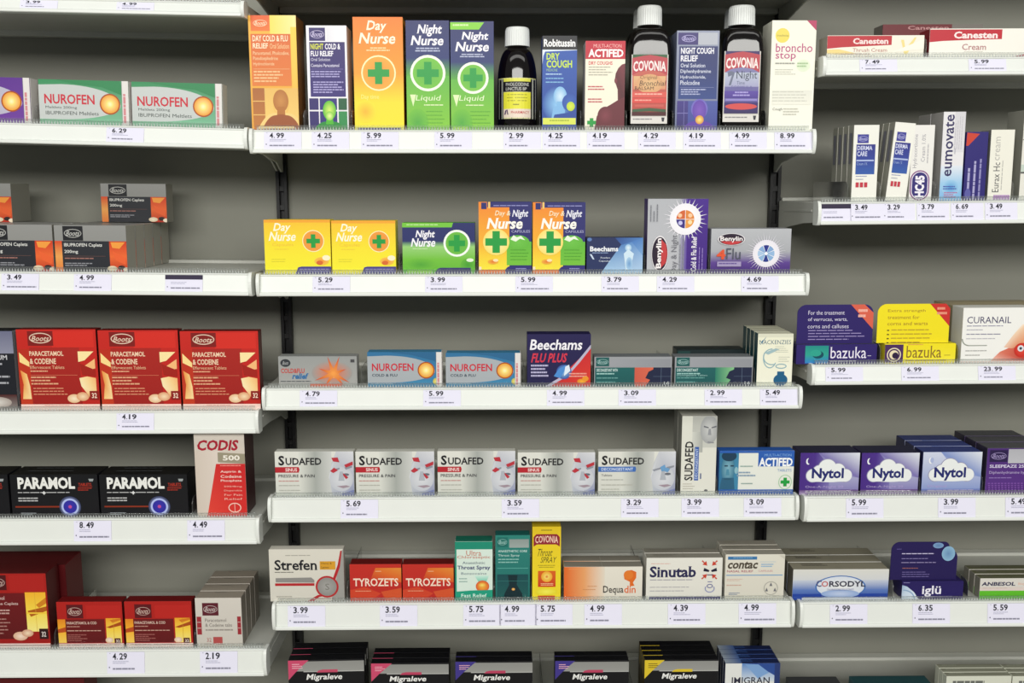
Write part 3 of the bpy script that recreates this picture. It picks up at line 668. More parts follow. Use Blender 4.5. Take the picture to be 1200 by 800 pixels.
def d_nurofen_blue(k):
    d_nurofen(k, '2f6f9c', '3d86ae', 'a8aeb2'); k.T('COLD & FLU', .06, .62, .4, .7, '3a4a58', b=.02); k.P([(.3, 0), (1, 0), (1, .45), (.9, .25), (.6, .08)], '2a648e'); k.E(.93, .84, .05, .1, 'e9e08a', 'c6b84a'); k.S(.04, .9, .35, .94, 1, '9cc4d8')
def end_white(k):
    k.R(.925, 0, 1, 1, 'e0dcd8', p='emblem'); k.S(.94, .06, .985, .94, 1, 'd0888c', rot=1, fill=.6, p='emblem'); k.R(.925, 0, .93, 1, '9a9a98', p='emblem')
    k.R(0, 0, 1, 1, 'd0ccc8', f='R')
def with_end(fn):
    def g(k): fn(k); end_white(k)
    return g
def d_coldflu_grey(k):
    k.R(0, 0, 1, 1, '989a98', 'a8a8a4'); k.E(.09, .22, .065, .13, '33373c', p='emblem'); k.T('Boots', .05, .16, .135, .28, 'b9bcbc', i=.3, p='emblem')
    k.T('COLD&FLU', .03, .4, .33, .56, 'c04a44', b=.03, p='lettering'); k.T('relief', .17, .56, .38, .76, '2f6ea4', b=.035, i=.2, p='lettering'); k.S(.02, .82, .5, .88, 1, '55595c')
    k.E(.68, .55, .26, .4, 'e0703a', '9d9b97'); k.E(.7, .58, .07, .16, 'fdf0c0', 'e8843c')
    for a, l in ((78, .5), (108, .3), (20, .22), (160, .26), (200, .34), (250, .42), (295, .4), (330, .3)):
        t = math.radians(a); kk = k.w/k.h
        dx, dy = math.cos(t), -math.sin(t); nx, ny = -dy, dx
        l *= .78
        k.P([(.7+nx*.03, .58+ny*.03*kk), (.7+dx*l, .58+dy*l*kk), (.7-nx*.03, .58-ny*.03*kk)], 'd84a22', cs=['f3a04a', 'c83a20', 'f3a04a'])
    k.R(.92, .1, .97, .2, '4a4a4c'); k.R(.4, .92, .8, 1, 'd8684a')
def d_beechams_plus(k):
    k.R(0, 0, 1, 1, '221c4e', '1e1a48'); k.P([(.34, 1), (.6, .72), (1, .26), (1, 1)], 'c9292a', cs=['b8242c', 'cf2f2a', 'c4262e', 'd83a2a'])
    pts = [(.28, 1), (.44, .88), (.62, .76), (.8, .5), (1, .2), (1, .27), (.82, .55), (.64, .8), (.48, .91), (.36, 1)]
    k.P(pts, 'b9b4cc'); k.E(.58, .72, .12, .14, '8fc0e8', '2c4a9a'); k.P([(.42, .8), (.5, .66), (.62, .58), (.58, .72), (.52, .84)], '4a8ad0'); k.P([(.6, .62), (.66, .58), (.68, .7), (.58, .8)], 'dfeaf4')
    k.T('Beechams', .04, .1, .88, .3, 'f2f0f6', b=.02, i=.15, p='lettering'); k.T('FLU PLUS', .06, .36, .64, .54, 'd0344a', b=.03, i=.2, p='lettering'); k.S(.06, .58, .34, .84, 4, 'b7b2d4', fill=.5)
    k.S(.66, .74, .95, .84, 2, 'eaa090'); k.E(.86, .9, .07, .05, 'f2b42c', 'e0842c'); k.E(.92, .85, .05, .05, 'e8962c')
def d_teal(k, mid='d8694c', face='cc5a48', txt='DECONGESTANT WITH'):
    k.R(0, 0, 1, 1, '9a9ca0'); k.logo(.02, .02, .19, .32, '1f5a58', '9cc0bc'); k.R(.2, .08, .98, .33, '9a9ca2', '8e9096', dr='u'); k.R(.01, .36, .99, 1, '1d5f5e', '1a5656')
    k.T(txt, .03, .4, .3, .5, 'cfe4e0', b=.015, p='lettering'); k.S(.03, .55, .35, .63, 1, '9fcac4'); k.S(.03, .7, .4, .76, 1, '6da6a0'); k.S(.03, .84, .36, .9, 1, '6da6a0')
    k.R(.52, .36, .8, 1, face, mid, dr='u'); k.R(.76, .36, .99, 1, '1c2440'); k.P([(.7, .5), (.78, .4), (.8, 1), (.66, 1), (.72, .78), (.66, .72)], '1c2440'); k.R(.86, .36, .865, 1, '5a6a80'); k.R(.76, .66, .99, .67, '5a6a80'); k.T('16', .9, .84, .97, .94, 'd8dce0', b=.02)
def d_teal_a(k): d_teal(k)
def d_teal_b(k):
    d_teal(k, '8cc88a', '2a7a66', 'DECONGESTANT'); k.T('Decongestant Tablets', .03, .6, .42, .67, '9fcac4')
def d_mackenzies(k):
    k.R(0, 0, 1, 1, 'ecebd2', 'f0efdc'); k.R(0, 0, 1, .07, 'dcdcc6'); k.T('MACKENZIES', .04, .12, .94, .2, '4e6e80', p='lettering', s_=.04); k.P([(.24, .05), (.1, .16), (.06, .22), (.14, .16)], '4e7e98')
    for (cu, cv, ru, rv, a0, a1) in ((.42, .44, .26, .16, 90, 290), (.36, .46, .2, .2, 150, 330), (.68, .62, .16, .05, 0, 360)):
        k.O(cu, cv, ru, rv, .03, '8fb0b8', a0=a0, a1=a1)
    k.P([(.2, .36), (.5, .28), (.62, .3), (.3, .4)], '9fbcc0'); k.S(.5, .24, .9, .38, 4, 'b7bcae', fill=.25); k.S(.6, .44, .92, .56, 3, 'b7bcae', fill=.25)
    k.E(.68, .885, .2, .115, '1d5c84', p='emblem'); k.R(.58, .72, .78, .82, '1d5c84', p='emblem')
def d_paramol(k):
    k.R(0, 0, 1, 1, '0e0f12', '131216'); k.T('PARAMOL', .08, .06, .74, .34, 'e9e9e4', b=.04, p='lettering', s_=.03); k.T('TABLETS', .78, .2, .93, .27, 'b03020', b=.02); k.S(.77, .31, .94, .4, 2, 'a02c1c', fill=.5); k.R(.78, .28, .94, .29, 'a02c1c')
    k.S(.08, .41, .72, .45, 1, 'b4b4b4'); k.X(.38, .43, .02, .006, 'e8e8e8', p=None); k.S(.08, .54, .38, .66, 2, 'bdbdbd', fill=.45); k.R(.04, .74, .56, .775, '8a3018'); k.S(.1, .9, .28, .97, 2, '9aa0a4')
    k.C(.67, .76, .125, 'c4cdf0', '30385e', p='emblem'); k.C(.67, .76, .1, 'e4e8f8', 'aab8ec', p='emblem'); k.C(.67, .76, .078, '3a2fa8', '2c2c9c', p='emblem'); k.C(.67, .76, .02, 'c04a90', p='emblem')
    k.P([(.9, .1), (.96, .1), (.95, .16), (.91, .16)], '9aa0a0')
    k.S(.2, .25, .8, .38, 1, '55585a', f='T'); k.S(.15, .6, .7, .72, 1, '55585a', f='T')
def d_codis(k):
    k.R(0, 0, 1, .28, 'd8cfc4', 'cdc2b4'); k.R(0, .28, 1, 1, 'cdc0b2', 'c4ac9e'); k.R(.0, .2, .5, 1, 'cfc2b4', 'dccfc4', dr='u')
    k.P([(.46, .22), (1, .24), (1, .36), (.46, .34)], '98907a'); k.P([(.42, .36), (1, .36), (1, 1), (.2, 1)], 'd12a28', cs=['cc2a2a', 'c82426', 'd22c28', 'e04436'])
    k.T('CODIS', .04, .07, .9, .2, 'a81c30', b=.035, i=.2, p='lettering'); k.T('500', .56, .255, .9, .32, 'ece6da', b=.03, p='lettering'); k.S(.5, .375, .94, .4, 1, 'e88a80')
    for j, t in enumerate(('Aspirin &', 'Codeine', 'Phosphate')): k.T(t, .5, .44+.055*j, .92, .475+.055*j, 'f4d8cc', b=.01)
    for j, t in enumerate(('500/8mg', 'Dispersible', 'For Pain', 'Relief')): k.T(t, .56, .625+.05*j, .92, .65+.05*j, 'eeb8a8')
    k.O(.76, .895, .13, .06, .02, 'f2c8b8', p='emblem'); k.R(.755, .835, .765, .955, 'f2c8b8', p='emblem')
def sudafed(k, c, word, sub):
    k.R(0, 0, 1, 1, 'ddddd4', 'd2d3ca'); k.R(.3, 0, .72, 1, 'd8d9d0', 'cccdc9', dr='u', cm='a4a8a2')
    pts = [(1, 0), (.78, 0), (.72, .25), (.68, .58), (.7, .72), (.72, 1), (1, 1)]
    k.P(pts, 'c9cbd0', cs=['d8d9dc', 'c8cacf', 'b8bcc2', 'd4d6da', 'c0c4ca', 'b4b8c2', '9298b4'], p='emblem')
    k.E(.84, .62, .15, .28, 'd9dade', 'c2c5cc', p='emblem'); k.P([(.7, .42), (.82, .36), (.82, .4), (.72, .46)], '8c909a', p='emblem'); k.P([(.88, .36), (.98, .32), (.98, .36), (.9, .41)], '8c909a', p='emblem'); k.P([(.82, .45), (.86, .45), (.88, .66), (.8, .66)], 'aeb2ba', p='emblem'); k.E(.9, .52, .04, .03, '6a6e78', p='emblem'); k.P([(.78, .78), (.9, .76), (.95, .79), (.86, .83)], 'a08e98', p='emblem'); k.P([(.84, .95), (1, .86), (1, 1), (.84, 1)], '7880ac', p='emblem')
    k.T('S', .045, .09, .12, .31, '16161a', b=.03, p='lettering', s_=.03); k.T('UDAFED', .13, .14, .59, .3, '16161a', b=.02, p='lettering', s_=.05)
    return
def d_sudafed_sinus(k):
    sudafed(k, None, None, None); k.P([(0, .345), (.3, .345), (.31, .4), (.3, .47), (0, .47)], 'b5242e'); k.T('SINUS', .13, .37, .28, .445, 'f3dcd8', b=.02, p='lettering'); k.T('PRESSURE & PAIN', .04, .51, .5, .58, '3f3f42', b=.01); k.S(.04, .65, .42, .69, 1, 'c08a84'); k.S(.04, .75, .4, .79, 1, 'b0b0a6'); k.S(.04, .86, .36, .9, 1, 'b0b0a6')
    for q in (((.72, .14), (.8, .13), (.82, .24), (.74, .22)), ((.88, .3), (.99, .22), (.99, .3), (.9, .36)), ((.7, .44), (.75, .36), (.8, .42), (.74, .48)), ((.86, .48), (.93, .58), (.9, .62), (.87, .55))): k.P(q, 'b8323e', p='emblem')
def d_sudafed_blue(k):
    sudafed(k, None, None, None); k.P([(0, .345), (.48, .345), (.49, .4), (.48, .465), (0, .465)], '3f6cb4'); k.T('DECONGESTANT', .04, .37, .45, .44, 'd3def0', b=.015, p='lettering'); k.T('Tablets', .04, .52, .18, .57, '555558'); k.S(.04, .64, .5, .68, 1, 'aaaca4'); k.S(.04, .76, .46, .8, 1, 'b0b0a6'); k.S(.04, .86, .4, .9, 1, 'b0b0a6')
    for q in (((.8, .36), (.86, .3), (.88, .44), (.82, .46)), ((.86, .36), (.93, .4), (.9, .48), (.86, .46))): k.P(q, '6a9cc8', p='emblem')
def d_sudafed_tall(k):
    k.R(0, 0, 1, 1, 'dcdcd0', 'e0dfd4'); k.R(.3, 0, 1, .4, 'b4b5ae', 'c8c9c0'); k.R(.3, .2, .6, .46, 'cfd0c7', 'a8aaa4', dr='u')
    k.E(.78, .17, .26, .18, 'c9cac8', 'a2a4a4', p='emblem'); k.P([(.62, .12), (.76, .14), (.76, .155), (.62, .14)], '686a70', p='emblem'); k.P([(.84, .14), (.98, .12), (.98, .14), (.84, .155)], '686a70', p='emblem'); k.P([(.76, .16), (.82, .16), (.84, .24), (.74, .24)], '94969a', p='emblem'); k.P([(.74, .32), (.92, .33), (.92, .345), (.74, .34)], '8a8c90', p='emblem')
    k.T('SUDAFED', .1, .32, .34, .82, '26262a', b=.02, rot=90, p='lettering', s_=.04); k.R(.38, .39, .5, .82, '3a5ea8'); k.T('DECONGESTANT', .4, .41, .48, .8, 'c9d6ec', rot=90, b=.01); k.S(.06, .86, .45, .95, 3, 'b8b2a4', fill=.3); k.E(.73, .95, .05, .015, '55555a'); k.S(.55, .7, .62, .8, 1, '4a5a8a', rot=1)
def d_actifed_wide(k):
    k.R(0, 0, 1, 1, 'e4e6dc'); k.R(0, 0, .26, 1, '2f6f96', '3f86a8', dr='u'); k.E(.12, .42, .09, .34, '7fb0c0', '3c7690', p='face_picture'); k.P([(.04, .62), (.2, .62), (.22, 1), (.0, 1)], '2d5f7c', p='face_picture'); k.E(.13, .12, .1, .12, '1c3c54', p='face_picture'); k.E(.23, .45, .025, .08, '8ab8c4', p='face_picture')
    for uu in (.07, .15): k.R(uu, .33, uu+.045, .36, '1d3a4c', p='face_picture')
    k.P([(.1, .42), (.13, .42), (.14, .56), (.09, .56)], '4d8aa2', p='face_picture'); k.R(.07, .64, .16, .665, '2c566c', p='face_picture')
    k.R(.52, 0, 1, .36, '2a5cae'); k.R(0, 0, 1, .05, '2a5cae'); k.T('MULTI-ACTION', .6, .07, .96, .13, '86b0de'); k.T('ACTIFED', .53, .16, .98, .36, 'f4f6f6', b=.035, p='lettering'); k.T('TABLETS', .78, .42, .97, .48, '7a9cc8')
    k.S(.28, .34, .5, .4, 1, '9ab0a8'); k.S(.24, .48, .5, .62, 2, '8aa0b4'); k.S(.3, .74, .48, .79, 1, '8ea49c'); k.X(.89, .72, .06, .022, GRN); k.O(.89, .72, .09, .17, .01, 'a8cca8', p='emblem'); k.R(0, .89, 1, 1, '2a5cae')
def d_strefen(k):
    k.R(0, 0, 1, 1, 'd9d5c8', 'd2cec2'); k.P([(.82, 1), (.9, .55), (.96, .05), (1, 0), (1, 1)], '9c9a94'); k.P([(.5, 1), (.64, .88), (.76, .86), (.84, .6), (.92, .3), (.96, .03), (.98, .03), (.95, .34), (.87, .64), (.8, .88), (.66, .92), (.58, 1)], 'b3272c')
    k.S(.22, .11, .74, .135, 1, '9a968c'); k.T('Strefen', .07, .2, .65, .4, '1b1c22', b=.02, p='lettering', s_=.05); k.R(.68, .23, .89, .39, 'd59a2c'); k.T('Honey &', .7, .25, .84, .3, '5a4418'); k.T('Lemon', .7, .32, .8, .37, '5a4418'); k.S(.07, .43, .46, .46, 1, '77746c')
    k.P([(.08, .55), (.56, .54), (.6, .59), (.6, .64), (.08, .63)], '8c8a86'); k.R(.07, .65, .6, .7, 'b3272c'); k.C(.77, .72, .155, 'b3272c', p='emblem'); k.C(.77, .72, .13, 'a4a29e', '8c8a86', p='emblem'); k.T('S', .745, .66, .8, .78, '76746e', p='emblem'); k.S(.08, .9, .3, .93, 1, '9a968c')
def d_tyrozets(k):
    k.R(0, 0, 1, 1, 'c02c22', 'b82620'); k.P([(.5, .1), (1, .1), (1, .5), (.4, .42)], 'de7a2a', cs=['dc7228', 'e08a34', 'd85a26', 'c43a24']); k.P([(0, .7), (.3, .62), (.6, .8), (.4, 1), (0, 1)], 'cc4226'); k.P([(.6, .75), (1, .65), (1, 1), (.7, 1)], 'd0522a')
    k.T('TYROZETS', .06, .38, .94, .6, 'f0d8c4', b=.02, p='lettering', s_=.03); k.S(.5, .18, .66, .22, 1, 'e8b488'); k.S(.1, .72, .5, .76, 1, 'e09a78')
def d_chloraseptic(k):
    k.R(0, 0, 1, 1, 'd6e6da'); k.R(0, 0, 1, .13, '1d8a70'); k.R(0, .13, .04, .9, '2a947a'); k.T('Ultra', .3, .15, .7, .24, 'c0604a', p='lettering'); k.T('Chloraseptic', .06, .235, .94, .3, 'c0604a', p='lettering'); k.T('Anaesthetic', .2, .335, .8, .38, '4a5c70'); k.T('Throat Spray', .06, .405, .94, .49, '2d2f6a', b=.02, p='lettering'); k.T('Benzocaine', .16, .52, .84, .56, '6a7c88')
    k.P([(.52, .58), (.9, .58), (.82, .7), (.86, .86), (.6, .86), (.64, .7)], '5cc0a4', cs=['c8e8da', 'c4e6d8', '56bea0', 'a8dcc8', 'a8dcc8', '56bea0']); k.E(.73, .76, .18, .1, 'f3b83a', 'd8542c'); k.E(.72, .74, .1, .04, 'f4e06a', 'e89a3a'); k.S(.1, .62, .45, .72, 2, '8aa8a0', fill=.3); k.P([(0, .85), (.4, .83), (1, .82), (1, 1), (0, 1)], '1f9a7c'); k.T('Fast Relief', .16, .885, .84, .945, 'd8f0e4', b=.01)
def d_spray_teal(k):
    k.R(0, 0, 1, 1, '2a7f74', '1f6a66'); k.logo(.05, .03, .36, .18, '1c6a62', '9cc8c0'); k.R(.4, .06, .97, .19, '8a9692', '9aa6a2'); k.T('ANAESTHETIC SORE', .08, .225, .92, .26, 'c8e2dc', b=.01, p='lettering'); k.T('Throat Spray', .08, .29, .7, .335, 'c8e2dc', p='lettering'); k.S(.08, .36, .8, .45, 2, '8ec0b6', fill=.35); k.R(.05, .5, .95, .51, '5aa89c')
    k.R(.05, .6, .95, .98, '16484e', '1c5a56'); k.P([(.36, .61), (.64, .61), (.62, .76), (.78, .9), (.8, .99), (.24, .99), (.26, .9), (.4, .76)], '0e2a30'); k.E(.52, .83, .05, .02, 'f0cc7a', 'd08a3c')
    k.R(.05, .7, .95, .705, '3a8078')
def d_covonia_spray(k):
    k.R(0, 0, 1, 1, 'e6c622', 'edd92c'); k.S(.2, .04, .8, .065, 1, '8a7a1c', al='c'); k.P([(.04, .14), (.14, .1), (.86, .1), (.96, .14), (.96, .27), (.84, .24), (.16, .24), (.04, .27)], '8e2430', p='emblem'); k.T('COVONIA', .1, .13, .9, .225, 'f0c8b4', b=.02, p='lettering', arc=.01)
    k.T('Throat', .14, .3, .74, .4, '5c5a1e', i=.25, p='lettering', s_=.02); k.T('SPRAY', .28, .41, .86, .49, '5c5a1e', i=.2, p='lettering', s_=.02); k.S(.14, .52, .86, .57, 2, '9a8a1e', fill=.35, al='c'); k.R(.2, .6, .82, .82, 'd8641e', 'c8381c'); k.C(.51, .68, .2, 'f6e070', 'e8a02a'); k.C(.51, .68, .08, 'd8541c', 'f6e070'); k.S(.28, .77, .76, .81, 2, 'f0c08a', al='c'); k.E(.5, .885, .38, .05, 'f3ee5a', 'e6d62c'); k.R(.2, .94, .8, 1, 'c8432c')
def d_dequadin(k):
    k.R(0, 0, 1, 1, 'e3ded0', 'dcd6c8'); k.R(0, 0, .52, 1, 'e0641c', 'e0d6c4', dr='u', cm='e5a066'); k.T('Dequa', .5, .58, .76, .86, '33302c', b=.012, s_=.03, p='lettering'); k.T('din', .77, .58, .92, .8, 'dd6a34', b=.012, s_=.03, p='lettering')
    k.P([(.8, .12), (.86, .1), (.92, .16), (.92, .34), (.88, .48), (.9, .58), (.84, .6), (.84, .46), (.77, .38), (.76, .24)], 'dc6a22', p='emblem'); k.E(.82, .25, .06, .14, 'e07a2c', p='emblem')
    k.S(.3, .58, .47, .62, 1, 'c88a5a'); k.S(.24, .68, .47, .72, 1, 'c88a5a'); k.S(.06, .05, .2, .09, 1, 'e89a5a')
    k.R(.48, .05, .49, .95, 'a39d90', f='T')
def d_sinutab(k):
    k.R(0, 0, 1, 1, 'e4e2d8', 'dedcd2'); k.S(.06, .13, .4, .16, 1, 'd8a89c'); k.T('Sinutab', .045, .2, .655, .47, '26264e', b=.028, p='lettering', s_=.05); k.S(.05, .52, .62, .555, 1, '8e8c98'); k.S(.05, .7, .62, .73, 1, '9a98a0'); k.S(.05, .79, .5, .82, 1, '9a98a0'); k.R(.045, .93, .985, 1, '342f6a')
    for u, v, a in ((.76, .12, 45), (.9, .12, 135), (.76, .46, -45), (.9, .46, 225)):
        t = math.radians(a)
        dx, dy = math.cos(t), math.sin(t); q = k.w/k.h
        k.P([(u-dx*.04-dy*.01, v-dy*.04*q+dx*.01*q), (u+dx*.05, v+dy*.05*q), (u-dx*.04+dy*.01, v-dy*.04*q-dx*.01*q)], 'c8402c', p='emblem'); k.P([(u+dx*.0-dy*.035, v+dx*.035*q), (u+dx*.055, v+dy*.055*q), (u+dy*.035, v-dx*.035*q)], 'c8402c', p='emblem')
    for q in (((.76, .24), (.83, .3), (.82, .34), (.75, .32)), ((.92, .24), (.85, .3), (.86, .34), (.93, .32))): k.P(q, '1e1c34', p='emblem')
    k.R(.8, .4, .88, .42, '3a3860', p='emblem'); k.O(.84, .74, .065, .1, .012, '8a90b8', p='emblem', a0=150, a1=390); k.O(.84, .68, .04, .05, .01, '5a6098', p='emblem'); k.R(.81, .57, .87, .585, '5a6098', p='emblem')
def top_marks(k, c, u0=.1, u1=.5):
    k.S(u0, .25, u1, .7, 2, c, f='T'); k.R(.5, .0, .503, 1, c, f='T')
def d_contac(k):
    k.R(0, 0, 1, 1, 'dedacc', 'd6d2c4'); k.R(.04, .045, .53, .115, '3a74a8'); k.S(.1, .065, .48, .095, 1, '86b0d0', al='c'); k.T('contac', .03, .15, .56, .32, '4c4438', b=.03, i=.2, p='lettering', s_=.045); k.T('NASAL RELIEF', .03, .35, .47, .4, 'a85a68', b=.015); k.T('CAPSULES', .56, .35, .8, .39, 'c07a84'); k.R(.02, .455, .97, .475, '6a9ac4'); k.R(.58, .16, .85, .17, 'a8c0d0'); k.S(.6, .21, .82, .3, 2, '8ab0d0')
    k.S(.03, .55, .36, .61, 2, 'd0a898', fill=.35); k.S(.03, .68, .4, .72, 1, 'c8a090'); k.S(.07, .86, .28, .92, 2, '7a88a0'); k.O(.78, .76, .12, .155, .012, 'a8a69c', p='emblem')
    for q in ((.78, .68), (.71, .8), (.85, .8)): k.P([(q[0], q[1]-.05), (q[0]+.025, q[1]+.03), (q[0]-.025, q[1]+.03)], '6a6a70', p='emblem')
    k.P([(.9, .02), (.99, .02), (.99, .1)], 'ccc8ba'); top_marks(k, 'a8a494', .1, .4)
def d_nytol(k, c0='d8dae6', c1='7a70ae', c2='4a2e86', word='One-A-Night 20', deep='472a80'):
    k.R(0, 0, 1, 1, deep); k.R(0, 0, 1, 1, 'cfd4e6', c1, dr='v'); k.R(0, 0, .5, 1, deep, c1, dr='u', cm=c2) if deep == '472a80' else None
    k.P([(.3, 0), (1, 0), (1, .6), (.6, .5)], 'c8cce0', cs=[c1, 'e0e4ea', c1, 'b4b8d8'])
    wht = 'e9ecea'
    for u, v, r in ((.22, .54, .11), (.46, .36, .15), (.64, .42, .12), (.76, .54, .11), (.33, .46, .12)): k.C(u, v, r+.012, '9a98b4', p='emblem')
    k.R(.2, .5, .8, .69, wht, p='emblem')
    for u, v, r in ((.22, .54, .11), (.46, .36, .15), (.64, .42, .12), (.77, .54, .11), (.33, .46, .12)): k.C(u, v, r, wht, p='emblem')
    k.E(.5, .6, .36, .1, wht, p='emblem'); k.T('Nytol', .2, .36, .74, .68, '232a6c', b=.035, p='lettering')
    k.E(.13, .2, .035, .075, 'eef0f4', p='emblem'); k.E(.15, .19, .03, .065, deep if deep == '472a80' else 'a8b4d8', p='emblem'); k.T(word, .1, .78, .74 if len(word) > 9 else .42, .85, 'b4a4d4', p='lettering')
    k.R(0, .88, 1, 1, deep if deep != '472a80' else '5a3a7a', 'a898b8'); k.S(.1, .9, .9, .96, 2, 'c8bcd0')
def d_nytol_night(k): d_nytol(k)
def d_nytol_orig(k): d_nytol(k, c1='7f92c8', c2='7a8ec8', word='Original', deep='6276b8')
def d_sleepeaze(k):
    k.R(0, 0, 1, 1, '4a2a72', '5a3284'); k.logo(.04, .04, .33, .3, '2a1c48', '9c8cbc'); k.R(.34, .02, 1, .33, 'b0b0b6', 'bcbcc2'); k.T('SLEEPEAZE 25mg', .05, .36, .72, .45, 'd8d0e8', b=.02, p='lettering'); k.T('Diphenhydramine hydrochloride', .05, .5, .95, .58, 'b8a8d0'); k.S(.05, .64, .5, .68, 1, '8a70b0')
    for r in range(5):
        for c in range(18): k.R(.04+c*.053, .76+r*.045, .04+c*.053+.035, .76+r*.045+.028, '7a4ea0')
def d_corsodyl(k):
    k.R(0, 0, 1, .35, 'd9d8d0', 'd0d2d4'); k.R(0, .35, 1, 1, 'c4cbd8', '1f409a', cm='5a78b8'); k.E(.5, .57, .265, .37, '3a6cb0', p='emblem'); k.E(.5, .575, .25, .345, 'e8e9e8', 'd4dae4', p='emblem'); k.R(.0, .8, 1, .9, '1f409a'); k.E(.5, .8, .2, .13, 'c0cce4', '8ea8d4', p='emblem')
    k.T('C', .245, .36, .3, .57, '4a4c74', b=.02, p='lettering', s_=.0); k.T('O', .3, .38, .37, .57, 'c06060', b=.02, p='lettering'); k.T('RSODYL', .375, .38, .76, .57, '26263c', b=.025, p='lettering', s_=.05); k.T('CHLORHEXIDINE DIGLUCONATE', .36, .63, .64, .69, '4a5a98'); k.R(.1, .93, 1, 1, 'd8dce6'); k.R(0, .93, .1, 1, '1f409a')
    k.S(.12, .25, .4, .6, 2, '6a675c', f='T'); k.R(.5, 0, .503, 1, '98958a', f='T')
def d_anbesol(k):
    k.R(0, 0, 1, .42, 'd8d4cc'); k.R(0, .42, 1, .6, 'd8ccc4', 'e0cfc8'); k.R(0, .6, 1, 1, '62bc2c', '58ae28'); k.T('ANBESOL', .02, .17, .53, .36, '26264a', b=.03, i=.15, p='lettering'); k.T('liquid', .57, .2, .8, .36, 'e0a890'); k.S(.04, .46, .5, .5, 1, 'c4a8a0'); k.S(.06, .3, .3, .65, 2, '78746a', f='T')
def d_canesten_thrush(k):
    k.R(0, 0, 1, 1, 'eeeadb'); k.P([(0, .02), (.665, .02), (.665, .42), (.45, .46), (.15, .52), (0, .58)], 'b9202e'); k.T('Canesten', .265, .12, .63, .38, 'f3dcd8', b=.035, p='lettering'); k.T('Thrush Cream', .265, .56, .62, .72, 'b0685c', p='lettering')
    k.P([(0, .62), (.12, .6), (.3, .78), (.2, .84), (0, .8)], 'efd488'); k.P([(.76, .2), (.79, .2), (.81, .6), (.9, .1), (.92, .1), (.83, .82), (.8, .82)], 'ecd88a', p='emblem'); k.S(.14, .8, .5, .86, 1, 'c8a898'); k.S(.28, .9, .55, .94, 1, 'c8a898'); k.P([(.66, .75), (.98, .2), (1, .2), (1, .6)], 'f4f0e2')
def d_canesten_cream(k):
    k.R(0, 0, 1, 1, 'f1eee4'); k.P([(0, .03), (.66, .03), (.66, .36), (.4, .38), (.12, .42), (0, .46)], 'bd2130'); k.T('Canesten', .22, .1, .62, .34, 'f5e4e0', b=.035, p='lettering'); k.T('Cream', .3, .52, .52, .73, 'b07878', b=.01, p='lettering'); k.S(.32, .78, .5, .81, 1, 'b8b4a8'); k.P([(.78, .95), (.9, .86), (1, .68), (1, .72), (.92, .9), (.82, .97)], 'b04a54')
def d_canesten_dark(k):
    k.R(0, 0, .69, 1, '6a101a'); k.R(.69, 0, 1, 1, '77716a'); k.T('Canesten', .25, .12, .66, .42, 'c08a8a', b=.02, p='lettering')
def d_hc_cream(k):
    k.R(0, 0, 1, 1, 'ecebe2', 'efeee4'); k.logo(.15, .12, .6, .235, '3a3a92', 'b0b0dc'); k.R(.12, .25, .88, .64, '2c2f84', '2f5aa8', cm='2d3f94'); k.T('DERMA', .16, .27, .76, .325, 'd4d8f0', b=.02, p='lettering'); k.T('CARE', .16, .34, .56, .405, 'd4d8f0', b=.02, p='lettering'); k.R(.14, .45, .84, .47, 'aab8e0'); k.T('Cream 1%', .16, .485, .58, .52, '9cb0dc'); k.S(.14, .66, .6, .68, 1, '8a90b8'); k.S(.14, .7, .5, .72, 1, '9a9cb0')
    for i in range(3): k.R(.15+i*.17, .745, .28+i*.17, .81, 'c03444')
    k.R(.3, .1, .75, .5, '7a7a88', f='L')
def d_hc45(k):
    k.R(0, 0, 1, 1, 'e9e7e2'); k.T('Hydrocortisone', .1, .12, .32, .56, '9a98a0', rot=90); k.T('Cream 1.0%', .45, .12, .62, .48, '9a98a0', rot=90); k.S(.72, .14, .82, .5, 1, 'b8b6b8', rot=1)
    for g, c in ((0, '7a3a7a'), (.05, 'e4dce8'), (.09, '322a72')):
        a = k.w/k.h
        k.E(.45, .72, .43-g, (.43-g)*a, c, p='emblem'); k.E(.45, .86, .43-g, (.43-g)*a, c, p='emblem'); k.R(.02+g, .72, .88-g, .86, c, p='emblem')
    k.T('HC45', .24, .66, .66, .95, 'f0ecf4', b=.05, rot=90, p='lettering')
def d_eumovate(k):
    k.R(0, 0, 1, .6, 'e4e2e4'); k.R(0, .6, 1, 1, 'dfe4ec', '7fb4e0', cm='9cc8e8'); k.R(.52, 0, 1, .45, 'd4d2d6', 'dad8dc'); k.S(.56, .05, .94, .42, 4, 'bcb8c0', rot=1, fill=.3); k.T('eumovate', .1, .03, .5, .72, '34305e', b=.015, rot=90, p='lettering'); k.E(.5, .85, .42, .09, '4a9ad4', 'a0cbe8'); k.S(.15, .83, .85, .88, 2, '4a58a8'); k.S(.2, .9, .9, .97, 3, 'b06a98')
    k.S(.58, .4, .64, .47, 1, '9a98a8', rot=1)
def d_navy_pack(k):
    k.R(0, 0, 1, 1, '2a2270'); k.P([(.02, .01), (.6, .03), (.1, .2), (0, .2)], 'c8402c'); k.S(.15, .28, .32, .97, 1, 'a8a4cc', rot=1, fill=.6); k.S(.42, .35, .58, .97, 1, 'a8a4cc', rot=1, fill=.6); k.S(.68, .25, .82, .97, 1, '8f8abc', rot=1, fill=.6); k.E(.2, .9, .14, .08, '5a5aa0')
def d_eurax(k):
    k.R(0, 0, 1, 1, 'eceadd'); k.T('Eurax Hc', .18, .46, .46, .88, '4a4a4e', rot=90, p='lettering', s_=.03); k.T('cream', .22, .1, .42, .43, 'b8b6b0', rot=90); k.S(.55, .2, .62, .85, 1, 'b4b2ac', rot=1); k.R(.25, .92, .95, 1, 'b48cc0'); k.R(.0, .985, .9, 1, 'e0dce0')
